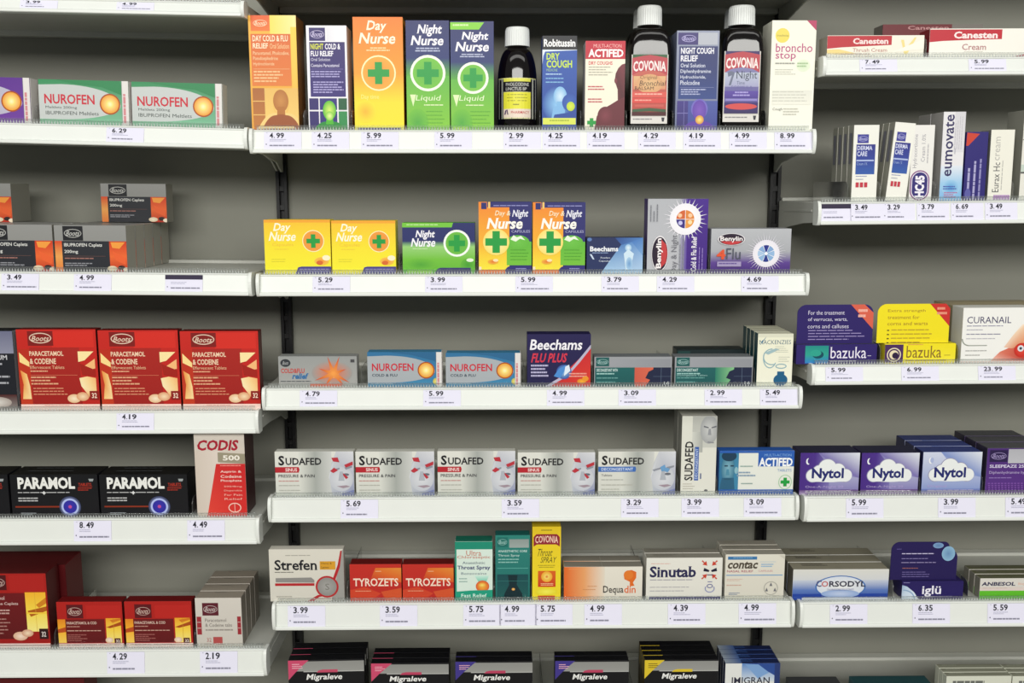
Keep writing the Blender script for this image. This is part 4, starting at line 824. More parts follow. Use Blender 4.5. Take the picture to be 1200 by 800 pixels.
def d_eurax_b(k):
    k.R(0, 0, 1, 1, 'e4e2d8'); k.R(0, .32, 1, .33, '8a8a84'); k.R(0, .68, 1, .7, '5a5a58'); k.R(0, .6, 1, .68, 'c4d0c4'); k.T('Eurax', .15, .46, .6, .55, '55586a', p='lettering'); k.R(.3, .15, .45, .22, '8a8a9a')
def d_curanail(k):
    k.R(0, 0, 1, 1, 'f0efea'); k.P([(.4, 1), (.55, .8), (.8, .66), (1, .6), (1, 1)], 'c8281e', cs=['ecc8b8', 'dc7a62', 'c83a28', 'b82018', 'b41c18']); k.P([(.6, .72), (.72, .5), (.84, .3), (.9, .3), (.88, .66), (.72, .74)], 'f0c4a0', cs=['eccab4', 'f0d4b8', 'f6ead8', 'f0cca8', 'e08a5c', 'e09a78'])
    k.T('CURANAIL', .06, .16, .68, .28, '36305e', p='lettering'); k.S(.06, .32, .7, .35, 1, '8a88a0'); k.S(.06, .39, .3, .42, 1, 'a8a6b4'); k.S(.06, .47, .6, .5, 1, '7a7890'); k.S(.06, .55, .5, .58, 1, 'b4b2ba')
    k.O(.1, .56, .1, .13, .015, '8f9488', a0=180, a1=270); k.R(.1, .675, .36, .69, '8f9488'); k.S(.06, .77, .4, .8, 1, 'a09e9a'); k.S(.06, .85, .32, .88, 1, 'a09e9a')
    k.C(.85, .77, .1, 'e0503c', 'c8281e', p='emblem'); k.C(.84, .74, .045, 'e0e0e4', p='emblem'); k.C(.84, .74, .02, '3a4a58', p='emblem'); k.C(1., .25, .13, 'b4c8dc', p='emblem'); k.C(1., .25, .07, 'e6eef2', p='emblem'); k.R(0, .965, 1, 1, 'ecd8d0')
def d_bazuka(navy):
    def g(k):
        if navy: k.R(0, 0, 1, 1, '2c1e66'); k.R(.11, .06, .4, .96, '1f8a84', '2f7ac0', cm='2aa08c', p='emblem'); k.E(.27, .52, .07, .2, '0e4a5a', p='emblem'); k.E(.24, .44, .07, .17, '2aa08c', p='emblem'); t = 'ece8f4'
        else: k.R(0, 0, 1, 1, 'f0de1c', 'f3e43a'); k.R(.0, .04, .26, .96, '4a2a5c', p='emblem'); k.C(.13, .56, .1, 'e8dcb8', p='emblem'); k.C(.13, .56, .085, '4a2a5c', p='emblem'); k.C(.13, .56, .065, 'e8dcb8', p='emblem'); k.C(.15, .6, .045, '2a1a3c', p='emblem'); t = '8a6a2c'
        k.T('bazuka', .42 if navy else .3, .12, .87 if navy else .8, .72, t, b=.0, p='lettering', s_=.03); k.S(.885 if navy else .84, .58, .95, .64, 1, t, fill=.4); k.S(.42 if navy else .3, .84, .92, .9, 1, t, fill=.5)
        if not navy: k.S(.32, .03, .62, .09, 1, 'd88a5c')
    return g
def d_iglu(k):
    k.R(0, 0, 1, 1, '241a58', '261c5e'); k.T('iglü', .33, .24, .64, .86, 'eceaf4', b=.018, p='lettering'); k.P([(0, .2), (.08, .28), (.2, .6), (.28, 1), (0, 1)], 'd4dce6', p='emblem', cs=['9ab4d0', 'b8cce0', 'd8e4ee', 'e8eef4', 'c8d4e2']); k.O(.02, 1., .2, .55, .02, '8aa8c8', p='emblem', a0=0, a1=90); k.S(.45, .82, .9, .9, 1, '9a90c0'); k.S(.02, .05, .16, .12, 1, '8a84b4')
def d_plain_white(k):
    k.R(0, 0, 1, 1, 'd2ccc2', 'c8c2b8'); k.logo(.15, .1, .5, .36, '5a1c28', 'c4b4b0'); k.T('Paracetamol', .2, .42, .66, .49, '6a625c', p='lettering'); k.T('& Codeine tabs', .2, .52, .78, .59, '6a625c', p='lettering'); k.S(.2, .64, .85, .7, 1, '9a928a'); k.R(.02, .38, .12, .75, '9a2c34'); k.R(.9, .38, .98, .75, '9a2c34'); k.T('32', .22, .82, .32, .9, 'b06a64'); k.R(.36, .8, .56, .93, 'b04c4a')
    for i in range(2): k.R(.03, .49+i*.12, .11, .5+i*.12, 'd2ccc2'); k.R(.91, .49+i*.12, .97, .5+i*.12, 'd2ccc2')
    k.S(.35, .2, .75, .32, 1, '8e887e', f='T')
def d_migraleve(corner, bar):
    def g(k):
        k.R(0, 0, 1, 1, '0c0c10'); k.R(0, .02, 1, .19, '8c8c88', '969692'); k.R(.2, .19, 1, .205, 'b4b4b0'); k.P([(0, 0), (.27, 0), (.2, .08), (.1, .2), (0, .34)], corner); k.P([(.37, .215), (.4, .18), (.45, .165), (.65, .165), (.65, .215)], bar); k.S(.05, .06, .19, .16, 3, 'e8b0bc' if corner != 'd8bc2c' else '6a5a14', fill=.4)
        k.T('Migraleve', .23, .24, .72, .37, 'ecece8', b=.02, i=.2, p='lettering'); k.S(.12, .43, .8, .47, 1, 'a8a8a4'); k.S(.12, .55, .6, .7, 3, '7a7a78', fill=.3)
    return g
def d_imigran(k):
    k.R(0, 0, 1, 1, 'dfe0dc'); k.R(.3, 0, 1, .36, '5a84c0', 'ced6dc', cm='9cb4d4'); k.P([(.3, 0), (1, 0), (1, .3), (.55, .02)], '2a4a90'); k.P([(.36, .02), (.6, .02), (.8, .18), (.6, .3)], '7aa0d0'); k.R(.9, 0, 1, 1, '26386e'); k.T('IMIGRAN', .12, .27, .82, .4, '26263a', b=.01, p='lettering', s_=.02); k.S(.12, .46, .7, .5, 1, '8a8a90'); k.S(.2, .2, .6, .8, 2, '3a5a9a', f='T')
    k.R(0, 0, .3, 1, 'a8b4c0', '4a6aa8', dr='u', f='T')
def d_small_white(k):
    k.R(0, 0, 1, 1, 'd4d6c6'); k.T('Nicotinell', .05, .08, .6, .3, '4a4c50', b=.01, p='lettering') if False else None; k.S(.1, .12, .8, .3, 1, '6a6c66'); k.S(.08, .2, .4, .6, 1, 'a8aa98', f='T')

# ------------------------------------------------------------------ bottles
def ring_pts(a, b, z, e, n=40):
    """superellipse ring, half-width a, half-depth b, squareness e, front at y=0 side centred on y=0"""
    out = []
    for i in range(n):
        t = 2*math.pi*i/n; c, s = math.cos(t), math.sin(t)
        out.append((a*math.copysign(abs(c)**(2/e), c), b*math.copysign(abs(s)**(2/e), s), z))
    return out
def cap_mesh(r, z0, z1):
    m = MB(); n = 72; rg = []
    def rr(i, R): return R*(1.0+(.018 if i % 2 else -.012))
    for z, R, rib in ((z0, r, 1), (z0+.0008, r, 1), (z1-.004, r*.97, 1), (z1-.0012, r*.95, 0), (z1, r*.88, 0)):
        rg.append([((rr(i, R) if rib else R)*math.cos(2*math.pi*i/n), (rr(i, R) if rib else R)*math.sin(2*math.pi*i/n), z) for i in range(n)])
    m.rings(rg, smooth=False); return m
def d_pholcodine(k):
    k.R(0, 0, 1, 1, '8a8c82', 'a8aa9e', dr='u'); k.R(.18, 0, .8, 1, 'e6e2b0'); k.R(0, 0, 1, .02, 'c8c884'); k.R(.18, .01, .8, .09, 'e0df5a'); k.R(.18, .09, .8, .34, '16161a'); k.T('PHOLCODINE', .24, .12, .75, .2, 'c6c6c0', b=.01, p='lettering'); k.T('LINCTUS BP', .24, .23, .7, .31, 'c6c6c0', b=.01, p='lettering'); k.R(.18, .35, .8, .76, 'e4e03e'); k.S(.26, .4, .72, .62, 3, 'a8a436', fill=.3, al='c'); k.S(.4, .64, .6, .69, 1, '8a8630'); k.R(.18, .76, .8, .97, 'ead9c8'); k.T('PHARMACY', .36, .81, .76, .88, 'c05050', b=.01); k.P([(.22, .8), (.28, .77), (.3, .9), (.2, .9)], '5a4468')
def d_cov(bg_top, c1, c2, red, kind):
    def g(k):
        k.R(0, 0, 1, 1, 'd0ccc4'); k.R(.03, .0, .97, .05, bg_top); k.R(.03, .05, .97, .87, c1, c2)
        k.P([(.02, .05), (.3, .02), (.5, .005), (.7, .02), (.98, .05), (.98, .3), (.8, .25), (.5, .225), (.2, .25), (.02, .3)], 'b8404a', p='emblem'); k.T('COVONIA', .05, .1, .95, .25, 'f3e6e2', b=.03, p='lettering', s_=.03, arc=.015)
        if kind == 0:
            k.R(.06, .31, .94, .5, 'dcb27e', 'd8906a'); k.E(.5, .42, .36, .14, 'e0b883', 'd8a070'); k.T('Original', .24, .3, .7, .37, '7a5a30', p='lettering'); k.T('Bronchial', .22, .375, .95, .45, '4a3420', i=.2, p='lettering'); k.T('BALSAM', .1, .46, .62, .51, '4a3420', p='lettering', s_=.02)
            k.R(.03, .54, .97, .62, 'd8584e'); k.S(.1, .56, .9, .6, 1, 'f0b0a0'); k.R(.03, .63, .97, .7, 'd84a44'); k.S(.1, .65, .85, .685, 1, 'f0a898'); k.R(.1, .72, .9, .76, 'c85a50'); k.P([(.04, .79), (.5, .77), (.96, .79), (.96, .83), (.5, .82), (.04, .83)], '3a5a3a'); k.R(.03, .83, .97, .885, '4a1418')
        else:
            k.R(.03, .3, .97, .5, 'b8c0d0', 'a2a2c4'); k.T('Night', .34, .28, .92, .42, '3e4658', p='lettering', s_=.03); k.T('Time', .36, .42, .58, .47, '5a6280', p='lettering'); k.P([(.1, .3), (.2, .28), (.3, .3), (.2, .48), (.14, .48), (.22, .34), (.12, .36)], '6a7086'); k.T('FORMULA', .22, .485, .8, .53, '6a66a0', p='lettering'); k.R(.03, .56, .97, .66, '5a44a0', '4a3490'); k.S(.2, .57, .8, .65, 2, 'a89cd8', al='c'); k.R(.06, .67, .94, .7, '8f84c8'); k.R(.03, .72, .97, .88, '38246e', '2c1c58'); k.E(.5, .78, .44, .045, 'd04a48')
        k.R(.0, .9, 1, 1, 'dcd8d2'); k.S(.06, .925, .72, .96, 1, '8a8888'); k.P([(.84, .91), (.93, .91), (.91, .97), (.86, .97)], '303038')
    return g
def bottle(sk, px0, px1, cap_px0, cap_px1, y_cap_top, y_cap_bot, y_sh, lab, design, label, ref, square, back=0., depth=.042, neck_r=.8):
    """lab = label's x0, x1, top, bottom in photograph pixels"""
    xc, w, h, z, Y = place(sk, px0, px1, y_cap_top, back)
    dep = w if not square else depth
    Yc = Y+dep/2
    zc = z_at(y_cap_bot, xc, Yc)-z; zs = z_at(y_sh, xc, Y)-z; ht = z_at(y_cap_top, xc, Yc)-z
    cw = (cap_px1-cap_px0)/(px1-px0)*w/2
    r = empty('medicine_bottle', (xc, Yc, z+.0001), (0, SH[sk].roll, 0)); tag(r, label, 'bottle', 'dark cough medicine bottles')
    a, b = w/2, dep/2; e0 = 9. if square else 2.
    prof = [(.90, 0, e0), (.97, .0012, e0), (1, .004, e0), (1, zs*.97, e0)]
    nr = cw*neck_r
    for i in range(1, 9):
        t = i/8; q = math.sin(t*math.pi/2) if not square else t**.75
        s_ = 1-(1-nr/a)*(1-math.cos(t*math.pi/2)) if not square else 1-(1-nr/a)*(t**2.6)
        prof.append((s_, zs*.97+(zc-.003-zs*.97)*(q if not square else math.sin(t*math.pi/2)), e0+(2-e0)*t))
    rg = []
    for s_, zz, e in prof:
        bb = b*s_ if not square else nr+(b-nr)*max(0, (s_*a-nr)/(a-nr))
        rg.append(ring_pts(a*s_, bb, zz, e))
    rg.append(ring_pts(nr, nr, zc+.002, 2))
    m = MB(); m.rings(rg); o = m.build('glass_body', M_GLASS, r)
    o.data.polygons.foreach_set('use_smooth', [len(p.vertices) == 4 for p in o.data.polygons])
    cap_mesh(cw, zc, ht).build('cap', M_CAP, r)
    x0, x1 = x_at(lab[0], Y, z+h/2)-xc, x_at(lab[1], Y, z+h/2)-xc; zt_, zb_ = z_at(lab[2], xc, Y)-z, z_at(lab[3], xc, Y)-z
    if square:
        def warp(u, v, ep):
            return (x0+(x1-x0)*u, -b-ep, zb_+(zt_-zb_)*(1-v))
    else:
        def warp(u, v, ep):
            t = (u-.5)*2*1.18; R = a+ep
            return (R*math.sin(t), -R*math.cos(t), zb_+(zt_-zb_)*(1-v))
    k = Print(x1-x0, zt_-zb_, .01, warp)
    design(k)
    lb = k.mb.pop('print').build('paper_label', M_CARD, r)
    for p, bm in k.mb.items(): bm.build(p, M_CARD, lb)
    REFX[ref] = (sk, xc, w)
    return r

# ------------------------------------------------------------------ header cards (a carton whose back card stands up behind it)
def header_pack(sk, px0, px1, pyt, base, design, label, ref, card, card_design, card_base, d=.03, steps=None, left=None):
    o = pack(sk, px0, px1, pyt, base, design, label, ref, d=d, left=left)
    xc, w, h, z, Y = place(sk, px0, px1, pyt)
    c0, c1, ct = card
    Yk = Y+.003
    a, b = x_at(c0, Yk, z)-xc, x_at(c1, Yk, z)-xc; H = z_at(ct, xc, Yk)-z
    k = Print(b-a, H, .002); kB = k.bucket('print'); col = hx(card_base)
    Wc = b-a; R = min(.011, Wc*.16); pts = [(-Wc/2, h+.0005), (Wc/2, h+.0005)]
    def arc(cx, cz, r, t0, t1):
        for i in range(7):
            t = math.radians(t0+(t1-t0)*i/6); pts.append((cx+r*math.cos(t), cz+r*math.sin(t)))
    if steps: 
        sx = Wc/2-steps*Wc
        arc(Wc/2-R, H-R*.9-R, R, 0, 90); arc(sx-R*.3, H-R*.6, R*.6, 0, 90)
    else: arc(Wc/2-R, H-R, R, 0, 90)
    arc(-Wc/2+R, H-R, R, 90, 180)
    kB.prism_y(pts, 0, .0006, col)
    card_design(k)
    c = kB.build('back_card', M_CARD, o, ((a+b)/2, .004, 0)); k.mb.pop('print')
    for p, bm in k.mb.items(): bm.build(p, M_CARD, c)
    # the card is set just behind the carton's front edge, so the carton's top joins it
    return o
def card_navy(k):
    k.P([(.7, .0), (.88, .0), (1, .14), (1, .42)], 'd8604a'); k.S(.8, .08, .95, .26, 2, 'f0b0a0')
    for j, t in enumerate(('For the treatment', 'of verrucas, warts,', 'corns and calluses')): k.T(t, .14, .1+.115*j, .62+.04*j-.02*(j == 2), .17+.115*j, 'd8d2e8', p='lettering', s_=.03)
    k.S(.15, .43, .92, .63, 4, '9a8cc0', fill=.28)
def card_yellow(k):
    k.P([(.72, .0), (.94, .0), (1, .08), (1, .38)], 'c8302a'); k.S(.82, .06, .96, .22, 2, 'e89a80')
    for j, t in enumerate(('Extra strength', 'treatment for', 'corns and warts')): k.T(t, .14, .09+.105*j, .66+.04*(j == 2)-.08*(j == 1), .15+.105*j, 'a8862a', p='lettering')
    for j in range(4): k.R(.14, .435+.07*j, .17, .455+.07*j, '5a4a1a')
    k.S(.2, .43, .88, .71, 4, 'b89a2c', fill=.22)
def card_iglu(k):
    k.E(.86, .21, .1, .13, '6a90b8', '8ab4d0', p='emblem'); k.E(.7, .065, .08, .05, '5a80ac', '7a9cc4', p='emblem'); k.S(.16, .2, .72, .23, 1, 'c4bcdc'); k.S(.16, .29, .64, .31, 1, '8f84b8'); k.S(.16, .36, .8, .38, 1, 'a89cc8'); k.S(.18, .46, .5, .48, 1, 'b06a5a'); k.S(.18, .53, .6, .65, 3, '7a6ea8', fill=.25); k.S(.08, .12, .18, .14, 1, '6a60a0')

# ------------------------------------------------------------------ stock, shelf by shelf
# centre bay, tall bottles and cartons
pack('S1', 295.5, 351, 18, 'e8a63a', d_day_tall_orange, 'tall orange carton with yellow edges and brown head silhouette, first on the top shelf', 'orange head-silhouette carton', d=.045, side='8a5a26', left='efd04a')  # right side painted darker than the card to hold its shade
pack('S1', 362, 409, 30, 'eeecf0', d_night_tall, 'tall white and indigo carton with green head silhouette in a window grid', 'indigo carton with green head', d=.04, back=.004)
pack('S1', 416, 474, 20, 'f0a02a', d_day_nurse_tall, 'tall orange carton fading to yellow with a green cross, beside two blue and green cartons', 'tall orange and yellow cross carton', d=.045, back=.003)
pack('S1', 477, 527.5, 24, '25336e', d_night_nurse_tall, 'tall blue and green carton with large ringed cross, plain blue top edge', 'tall blue and green carton with plain top', d=.042, back=.003, group='tall blue and green cross cartons')
pack('S1', 528.5, 579, 25, '25336e', d_night_nurse_tall_b, 'tall blue and green cross carton with light green flash across its top', 'tall blue carton with green flash', d=.042, back=.003, group='tall blue and green cross cartons')
bottle('S1', 583, 630, 592, 621, 33, 55, 92, (589, 629, 91, 139), d_pholcodine, 'small round dark bottle with white cap and yellow and black label', 'small round bottle', False)
pack('S1', 635, 675.5, 42, '24479a', d_robitussin, 'blue carton with black top band, yellow-green words and pale bending figure', 'blue carton with black top band', d=.036, back=.002)
pack('S1', 685, 731.5, 48, 'ece6d2', d_actifed_tall, 'cream and red carton with dark red person silhouette and small green cross', 'cream carton with red person silhouette', d=.038)
bottle('S1', 737, 786, 749, 778, 8, 31, 62, (740, 783, 64, 145), d_cov('2f5a34', 'c86a5a', 'b8443c', None, 0), 'tall dark square-shouldered bottle with red and peach label, in front', 'bottle with red and peach label', True)
bottle('S1', 733, 780, 746, 774, 12, 34, 64, (737, 778, 66, 144), d_cov('2f5a34', 'c86a5a', 'b8443c', None, 0), 'dark bottle almost hidden behind the one with red and peach label', 'hidden bottle behind the peach label', True, back=.05)
pack('S1', 790.5, 840, 36, '8088a4', d_night_cough, 'tall navy and silver carton with purple head silhouette and glowing throat', 'navy carton with purple head', d=.04)
bottle('S1', 846, 893, 855, 886, 8, 31, 60, (848.5, 891, 60, 143), d_cov('3a2460', '8a8ab0', '4a3a90', None, 1), 'tall dark square-shouldered bottle with red and violet label, in front', 'bottle with red and violet label', True)
bottle('S1', 841, 886, 852, 880, 12, 34, 63, (845, 884, 63, 142), d_cov('3a2460', '8a8ab0', '4a3a90', None, 1), 'dark bottle almost hidden behind the one with violet label', 'hidden bottle behind the violet label', True, back=.05)
pack('S1', 900, 951.5, 24, 'efeedd', d_broncho, 'tall cream carton with pink lower-case lettering and pink corner', 'cream carton with pink lettering', d=.042)
# centre bay, second shelf
o = pack('S2', 311, 388.5, 257.5, 'f3dc2c', d_day_nurse_wide, 'yellow landscape carton with green cross in orange disc, left of its twin', 'left yellow cross carton', d=.03, group='yellow landscape cross cartons')
pack('S2', 389.5, 464.5, 258.5, 'f3dc2c', None, 'yellow landscape carton with green cross in orange disc, between its twin and the green carton', 'right yellow cross carton', src=o, group='yellow landscape cross cartons')
pack('S2', 472, 557, 261, '5fb038', d_night_nurse_wide, 'green and navy landscape carton with white-ringed green cross', 'green landscape carton', d=.03, back=.001)
o = pack('S2', 561, 623, 236.5, '2a2a6c', d_day_night, 'upright orange, green and navy carton with big green cross, next to the green landscape carton', 'first half-orange half-navy carton', d=.03, left='ee8236', group='upright orange and navy cross cartons')
pack('S2', 624, 685.5, 237, '2a2a6c', None, 'upright orange, green and navy carton with big green cross, next to the ice-blue carton', 'second half-orange half-navy carton', src=o, group='upright orange and navy cross cartons')
pack('S2', 687, 753, 278.5, '22305e', d_beechams_caps, 'small dark blue landscape carton with pale ice-blue triangle', 'ice-blue triangle carton', d=.03)
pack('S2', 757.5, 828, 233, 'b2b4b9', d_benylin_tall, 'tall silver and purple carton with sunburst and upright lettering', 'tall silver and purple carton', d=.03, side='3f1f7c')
pack('S2', 832, 925.5, 268, 'a9abb0', d_benylin_flu, 'wide silver and purple carton with blue wheel in a starburst', 'wide silver and purple carton', d=.035)
# centre bay, third shelf
pack('S3', 327, 419, 417.5, '9c9e9b', d_coldflu_grey, 'low grey carton with fiery star-shaped figure', 'grey carton with fiery star', d=.02, back=.006)
o = pack('S3', 431, 518, 412.5, '3d86ae', with_end(d_nurofen_blue), 'low blue and silver carton with orange target, next to the fiery star carton', 'left blue target carton', d=.02, side='e0dcd8', flaps='R', group='blue and silver target cartons')
pack('S3', 522.5, 610, 413.5, '3d86ae', None, 'low blue and silver carton with orange target, next to the tall navy and red carton', 'right blue target carton', src=o, group='blue and silver target cartons')
pack('S3', 617.5, 692, 391.5, '221c4e', d_beechams_plus, 'navy and red carton with white name and blue diagonal swoosh', 'navy and red swoosh carton', d=0.025)
o = pack('S3', 696, 787, 418, '7c8084', d_teal_a, 'low silver and teal carton with red-orange face profile', 'teal carton with red profile', d=.025)
pack('S3', 790, 881.5, 418, '7c8084', d_teal_b, 'low silver and teal carton with light green face profile', 'teal carton with green profile', d=.025)
pack('S3', 792, 872, 409.5, '1c2a2c', lambda k: k.R(.02, .05, .2, .4, '1f4442'), 'dark low block standing behind the teal carton with green profile', 'hidden dark block', d=.03, back=.05)  # low dark box set back to fill the dark wedge above the front carton
pack('S3', 886, 927.5, 391, 'e6e5cc', d_mackenzies, 'small upright cream carton with teal bottle drawing, front of its file', 'cream carton with bottle drawing', d=0.018, left='1f5058', n=4, dx=0)
# centre bay, fourth shelf
D1 = 'silver grey carton with red flash and red-spotted face, '
o = pack('S4', 323.5, 415.5, 529, 'd8d8ce', d_sudafed_sinus, D1+'first in the row', 'first red-flash carton', d=0.014, group='silver grey cartons with red flash')
for a, b, t, l, rf in ((417.5, 509.5, 529, 'second in the row', 'second red-flash carton'), (513, 604, 528.5, 'third in the row', 'third red-flash carton'), (606.5, 697, 530, 'beside the blue-flash one', 'fourth red-flash carton')):
    pack('S4', a, b, t, 'd8d8ce', None, D1+l, rf, src=o, group='silver grey cartons with red flash')
pack('S4', 700.5, 791, 529, 'd8d8ce', d_sudafed_blue, 'silver grey landscape carton with blue flash and blue-spotted face', 'blue-flash carton', d=0.014)
pack('S4', 797, 838, 487.5, 'd6d5ca', d_sudafed_tall, 'tall narrow white carton with upright black name and grey face, front one', 'tall narrow white carton', d=0.028, left='8f8f88', n=2)
pack('S4', 841.5, 929, 528, '2a5cae', d_actifed_wide, 'blue and white landscape carton with teal man\'s face and green cross', 'blue and white face carton', d=0.018)
# centre bay, fifth shelf
pack('S5', 317, 404, 643.5, 'd6d2c6', d_strefen, 'white and grey carton with red curve and grey lozenge disc', 'white carton with lozenge disc', d=0.014, side='b8b4a8')
o = pack('S5', 410.5, 471, 661, 'a8241e', d_tyrozets, 'small red and orange carton beside the white lozenge-disc carton', 'left red and orange carton', d=0.02, top='6a1614', group='small red and orange cartons')
pack('S5', 472, 532, 661, 'a8241e', None, 'small red and orange carton beside the white and green spray carton', 'right red and orange carton', src=o, d=0.02, group='small red and orange cartons')
pack('S5', 533.5, 577.5, 634.5, 'd0e0d4', d_chloraseptic, 'upright white and green spray carton with orange throat picture', 'white and green spray carton', d=0.022, top='1d7a64')
pack('S5', 580.5, 621, 627, '1f6a66', d_spray_teal, 'upright dark teal spray carton with black head silhouette', 'dark teal spray carton', d=0.018, n=1)
pack('S5', 623.5, 657, 617, 'e0c020', d_covonia_spray, 'tall narrow yellow carton with dark red banner and orange middle', 'tall yellow carton', d=.032)
pack('S5', 660.5, 752.5, 664, 'd8d2c4', d_dequadin, 'low white carton with orange left side and orange head shape, front of its file', 'white carton fading from orange', d=0.019, n=2, top='8f8a7e')
pack('S5', 756.5, 845.5, 653.5, 'dad8ce', lambda k: (d_sinutab(k), top_marks(k, '9a968a')), 'white carton with navy name and crossed red arrows on a face, front of its file', 'white carton with red arrows', d=0.0165, n=2, top='9a968a')
pack('S5', 848.5, 918, 649.5, 'dad6c8', d_contac, 'white carton with blue bar and brown italic name, front of its file', 'white carton with blue bar', d=0.0165, n=3, top='a39e92')
# centre bay, lowest shelf
pack('S6', 340, 428, 773, '101014', d_migraleve('c8486a', 'c04a64'), 'black carton with pink corner in front of the upright', 'first pink-corner black carton', d=0.016, turn=0.03, n=3, group='black cartons with pink corner')
pack('S6', 436, 526.5, 777, '101014', d_migraleve('c8486a', 'b8405e'), 'black carton with pink corner next to the purple-corner one', 'second pink-corner black carton', d=0.014, n=3, group='black cartons with pink corner')
pack('S6', 534, 624, 775, '101014', d_migraleve('3f3486', 'b8405e'), 'black carton with purple corner next to the pink-corner one', 'first purple-corner black carton', d=0.014, n=2, group='black cartons with purple corner')
pack('S6', 650, 736, 774, '101014', d_migraleve('3f3486', 'b8405e'), 'black carton with purple corner next to the yellow-corner one', 'second purple-corner black carton', d=0.013, n=2, group='black cartons with purple corner')
pack('S6', 754, 840, 773, '101014', d_migraleve('d8bc2c', 'd8bc2c'), 'black carton with yellow corner, front of its file', 'yellow-corner black carton', d=0.013, n=4, left='4a3c14')
pack('S6', 848, 912, 777, '26386e', d_imigran, 'white and navy carton with blue swirl, front of its file', 'white and navy swirl carton', d=0.012, n=4, side='16204a', top='1c2750')

# left bay
pack('L1', -68, 37, 90, '6e3a9a', with_end(d_nurofen_purple), 'purple and silver carton with orange target, cut off by the picture edge', 'purple target carton', d=.02, side='e0dcd8', flaps='R')
o = pack('L1', 47, 152, 94, '4a9a70', with_end(d_nurofen_green), 'silver and green carton with orange target, next to the purple one', 'first green target carton', d=.02, side='e0dcd8', flaps='R', group='silver and green target cartons')
pack('L1', 155.5, 261, 97, '4a9a70', None, 'silver and green carton with orange target, at the end of its shelf', 'second green target carton', src=o, group='silver and green target cartons')
pack('L2', -23, 64, 263, '8a8a86', d_ibuprofen, 'grey carton with black panel and red flames, partly outside the picture', 'edge grey flame carton', d=.024, side='8f8d82')
o = pack('L2', 66, 150, 264, '8a8a86', d_ibuprofen, 'grey carton with black panel and red flames, in front of its stacked file', 'front grey flame carton', d=0.03, side='a3a196', n=5, clabel='{} grey flame carton back in the file under the topmost dark one')
# cartons on top of the rear of the files
s = SH['L2']; 
def on_top(src, sk, px0, px1, pyt, pyb, y_front, label, ref, group=None):
    Y = D+y_front; zb = unproj((px0+px1)/2, pyb, Y).z; x0, x1 = x_at(px0, Y, zb), x_at(px1, Y, zb); xc = (x0+x1)/2
    return Y, zb, xc, x1-x0, z_at(pyt, xc, Y)-zb
def stacked(base_obj, px0, px1, y_front, label, ref, base, design, side, d, h):
    """a carton lying on the rear of a file whose top is base_obj's top"""
    Y = D+y_front; zb = base_obj.location.z+WH[base_obj.name][1]+.0003
    x0, x1 = x_at(px0, Y, zb), x_at(px1, Y, zb); xc = (x0+x1)/2
    zb -= 0
    q = make_carton(x1-x0, h, d, base, design, side); q.location = (xc, Y, zb+abs(base_obj.rotation_euler.y)*.05); q.rotation_euler = (0, base_obj.rotation_euler.y, 0)
    WH[q.name] = (x1-x0, h); return tag(q, label, 'carton')
stacked(o, 120, 196, .105, 'dim grey flame carton lying on top of the rear of its file', 'topmost grey flame carton', '77776f', d_ibuprofen_dim, '8a887e', .026, .0485)
e = [q for q in bpy.data.objects if q.get('label', '').startswith('grey carton with black panel and red flames, partly')][0]
e2 = copy_tree(e); e2.location.y += .03; e2['label'] = 'grey flame carton standing behind the one cut by the picture edge'
e3 = copy_tree(e); e3.location.y += .06; e3['label'] = 'third grey flame carton back from the one cut by the picture edge'
stacked(e2, -60, 15, .078, 'pale grey carton lying on the rear of the file at the picture edge', '', '9a988c', d_ibuprofen_dim, '9a988c', .05, .048)
pack('L3', -60, 21.5, 388, '191b22', d_dark_stub, 'black and grey carton cut off by the picture edge beside large red cartons', 'edge black and grey carton', d=.03, side='8f8f92')
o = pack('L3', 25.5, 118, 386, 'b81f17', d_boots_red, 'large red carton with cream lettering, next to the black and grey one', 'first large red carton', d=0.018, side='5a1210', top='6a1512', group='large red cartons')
pack('L3', 120, 213, 387, 'b81f17', None, 'large red carton with cream lettering, the middle of three', 'middle large red carton', src=o, group='large red cartons')
pack('L3', 215, 306, 388, 'b81f17', None, 'large red carton with cream lettering, at the end of its shelf', 'end large red carton', src=o, group='large red cartons')
o = pack('L4', 15, 117, 556, '131318', d_paramol, 'black landscape carton with white name and blue disc, in the middle', 'middle black disc carton', d=0.038, top='1c1a18', group='black landscape cartons with blue disc')
pack('L4', -90, 12.5, 556, '131318', None, 'black landscape carton cut off by the picture edge', 'edge black disc carton', src=o, group='black landscape cartons with blue disc')
pack('L4', 119, 221.5, 556, '131318', None, 'black landscape carton with white name and blue disc, next to the tall red one', 'black disc carton by the red one', src=o, group='black landscape cartons with blue disc')
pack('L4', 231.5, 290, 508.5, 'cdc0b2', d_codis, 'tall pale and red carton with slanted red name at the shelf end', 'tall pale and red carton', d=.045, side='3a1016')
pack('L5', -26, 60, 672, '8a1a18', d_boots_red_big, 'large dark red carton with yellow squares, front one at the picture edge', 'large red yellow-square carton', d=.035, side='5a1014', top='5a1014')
_b = pack('L5', -40, 82, 662, '5a1216', lambda k: k.S(.2, .05, .8, .08, 1, '7a3a38'), 'bigger dark red carton standing behind the yellow-square one', 'bigger dark red carton', d=.05, side='701a1e', top='5a1418', back=.04)
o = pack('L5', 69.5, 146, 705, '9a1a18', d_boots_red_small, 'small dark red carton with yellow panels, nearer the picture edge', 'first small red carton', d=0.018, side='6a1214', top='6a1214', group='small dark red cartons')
pack('L5', 148.5, 227, 704.5, '9a1a18', None, 'small dark red carton with yellow panels, next to the white carton', 'second small red carton', src=o, d=0.018, group='small dark red cartons')
pack('L5', 231, 285, 700.5, 'c4bdb2', d_plain_white, 'small white carton with dark red square mark, front of its file', 'white carton with dark red mark', d=0.022, side='857d72', top='a09688', n=4)
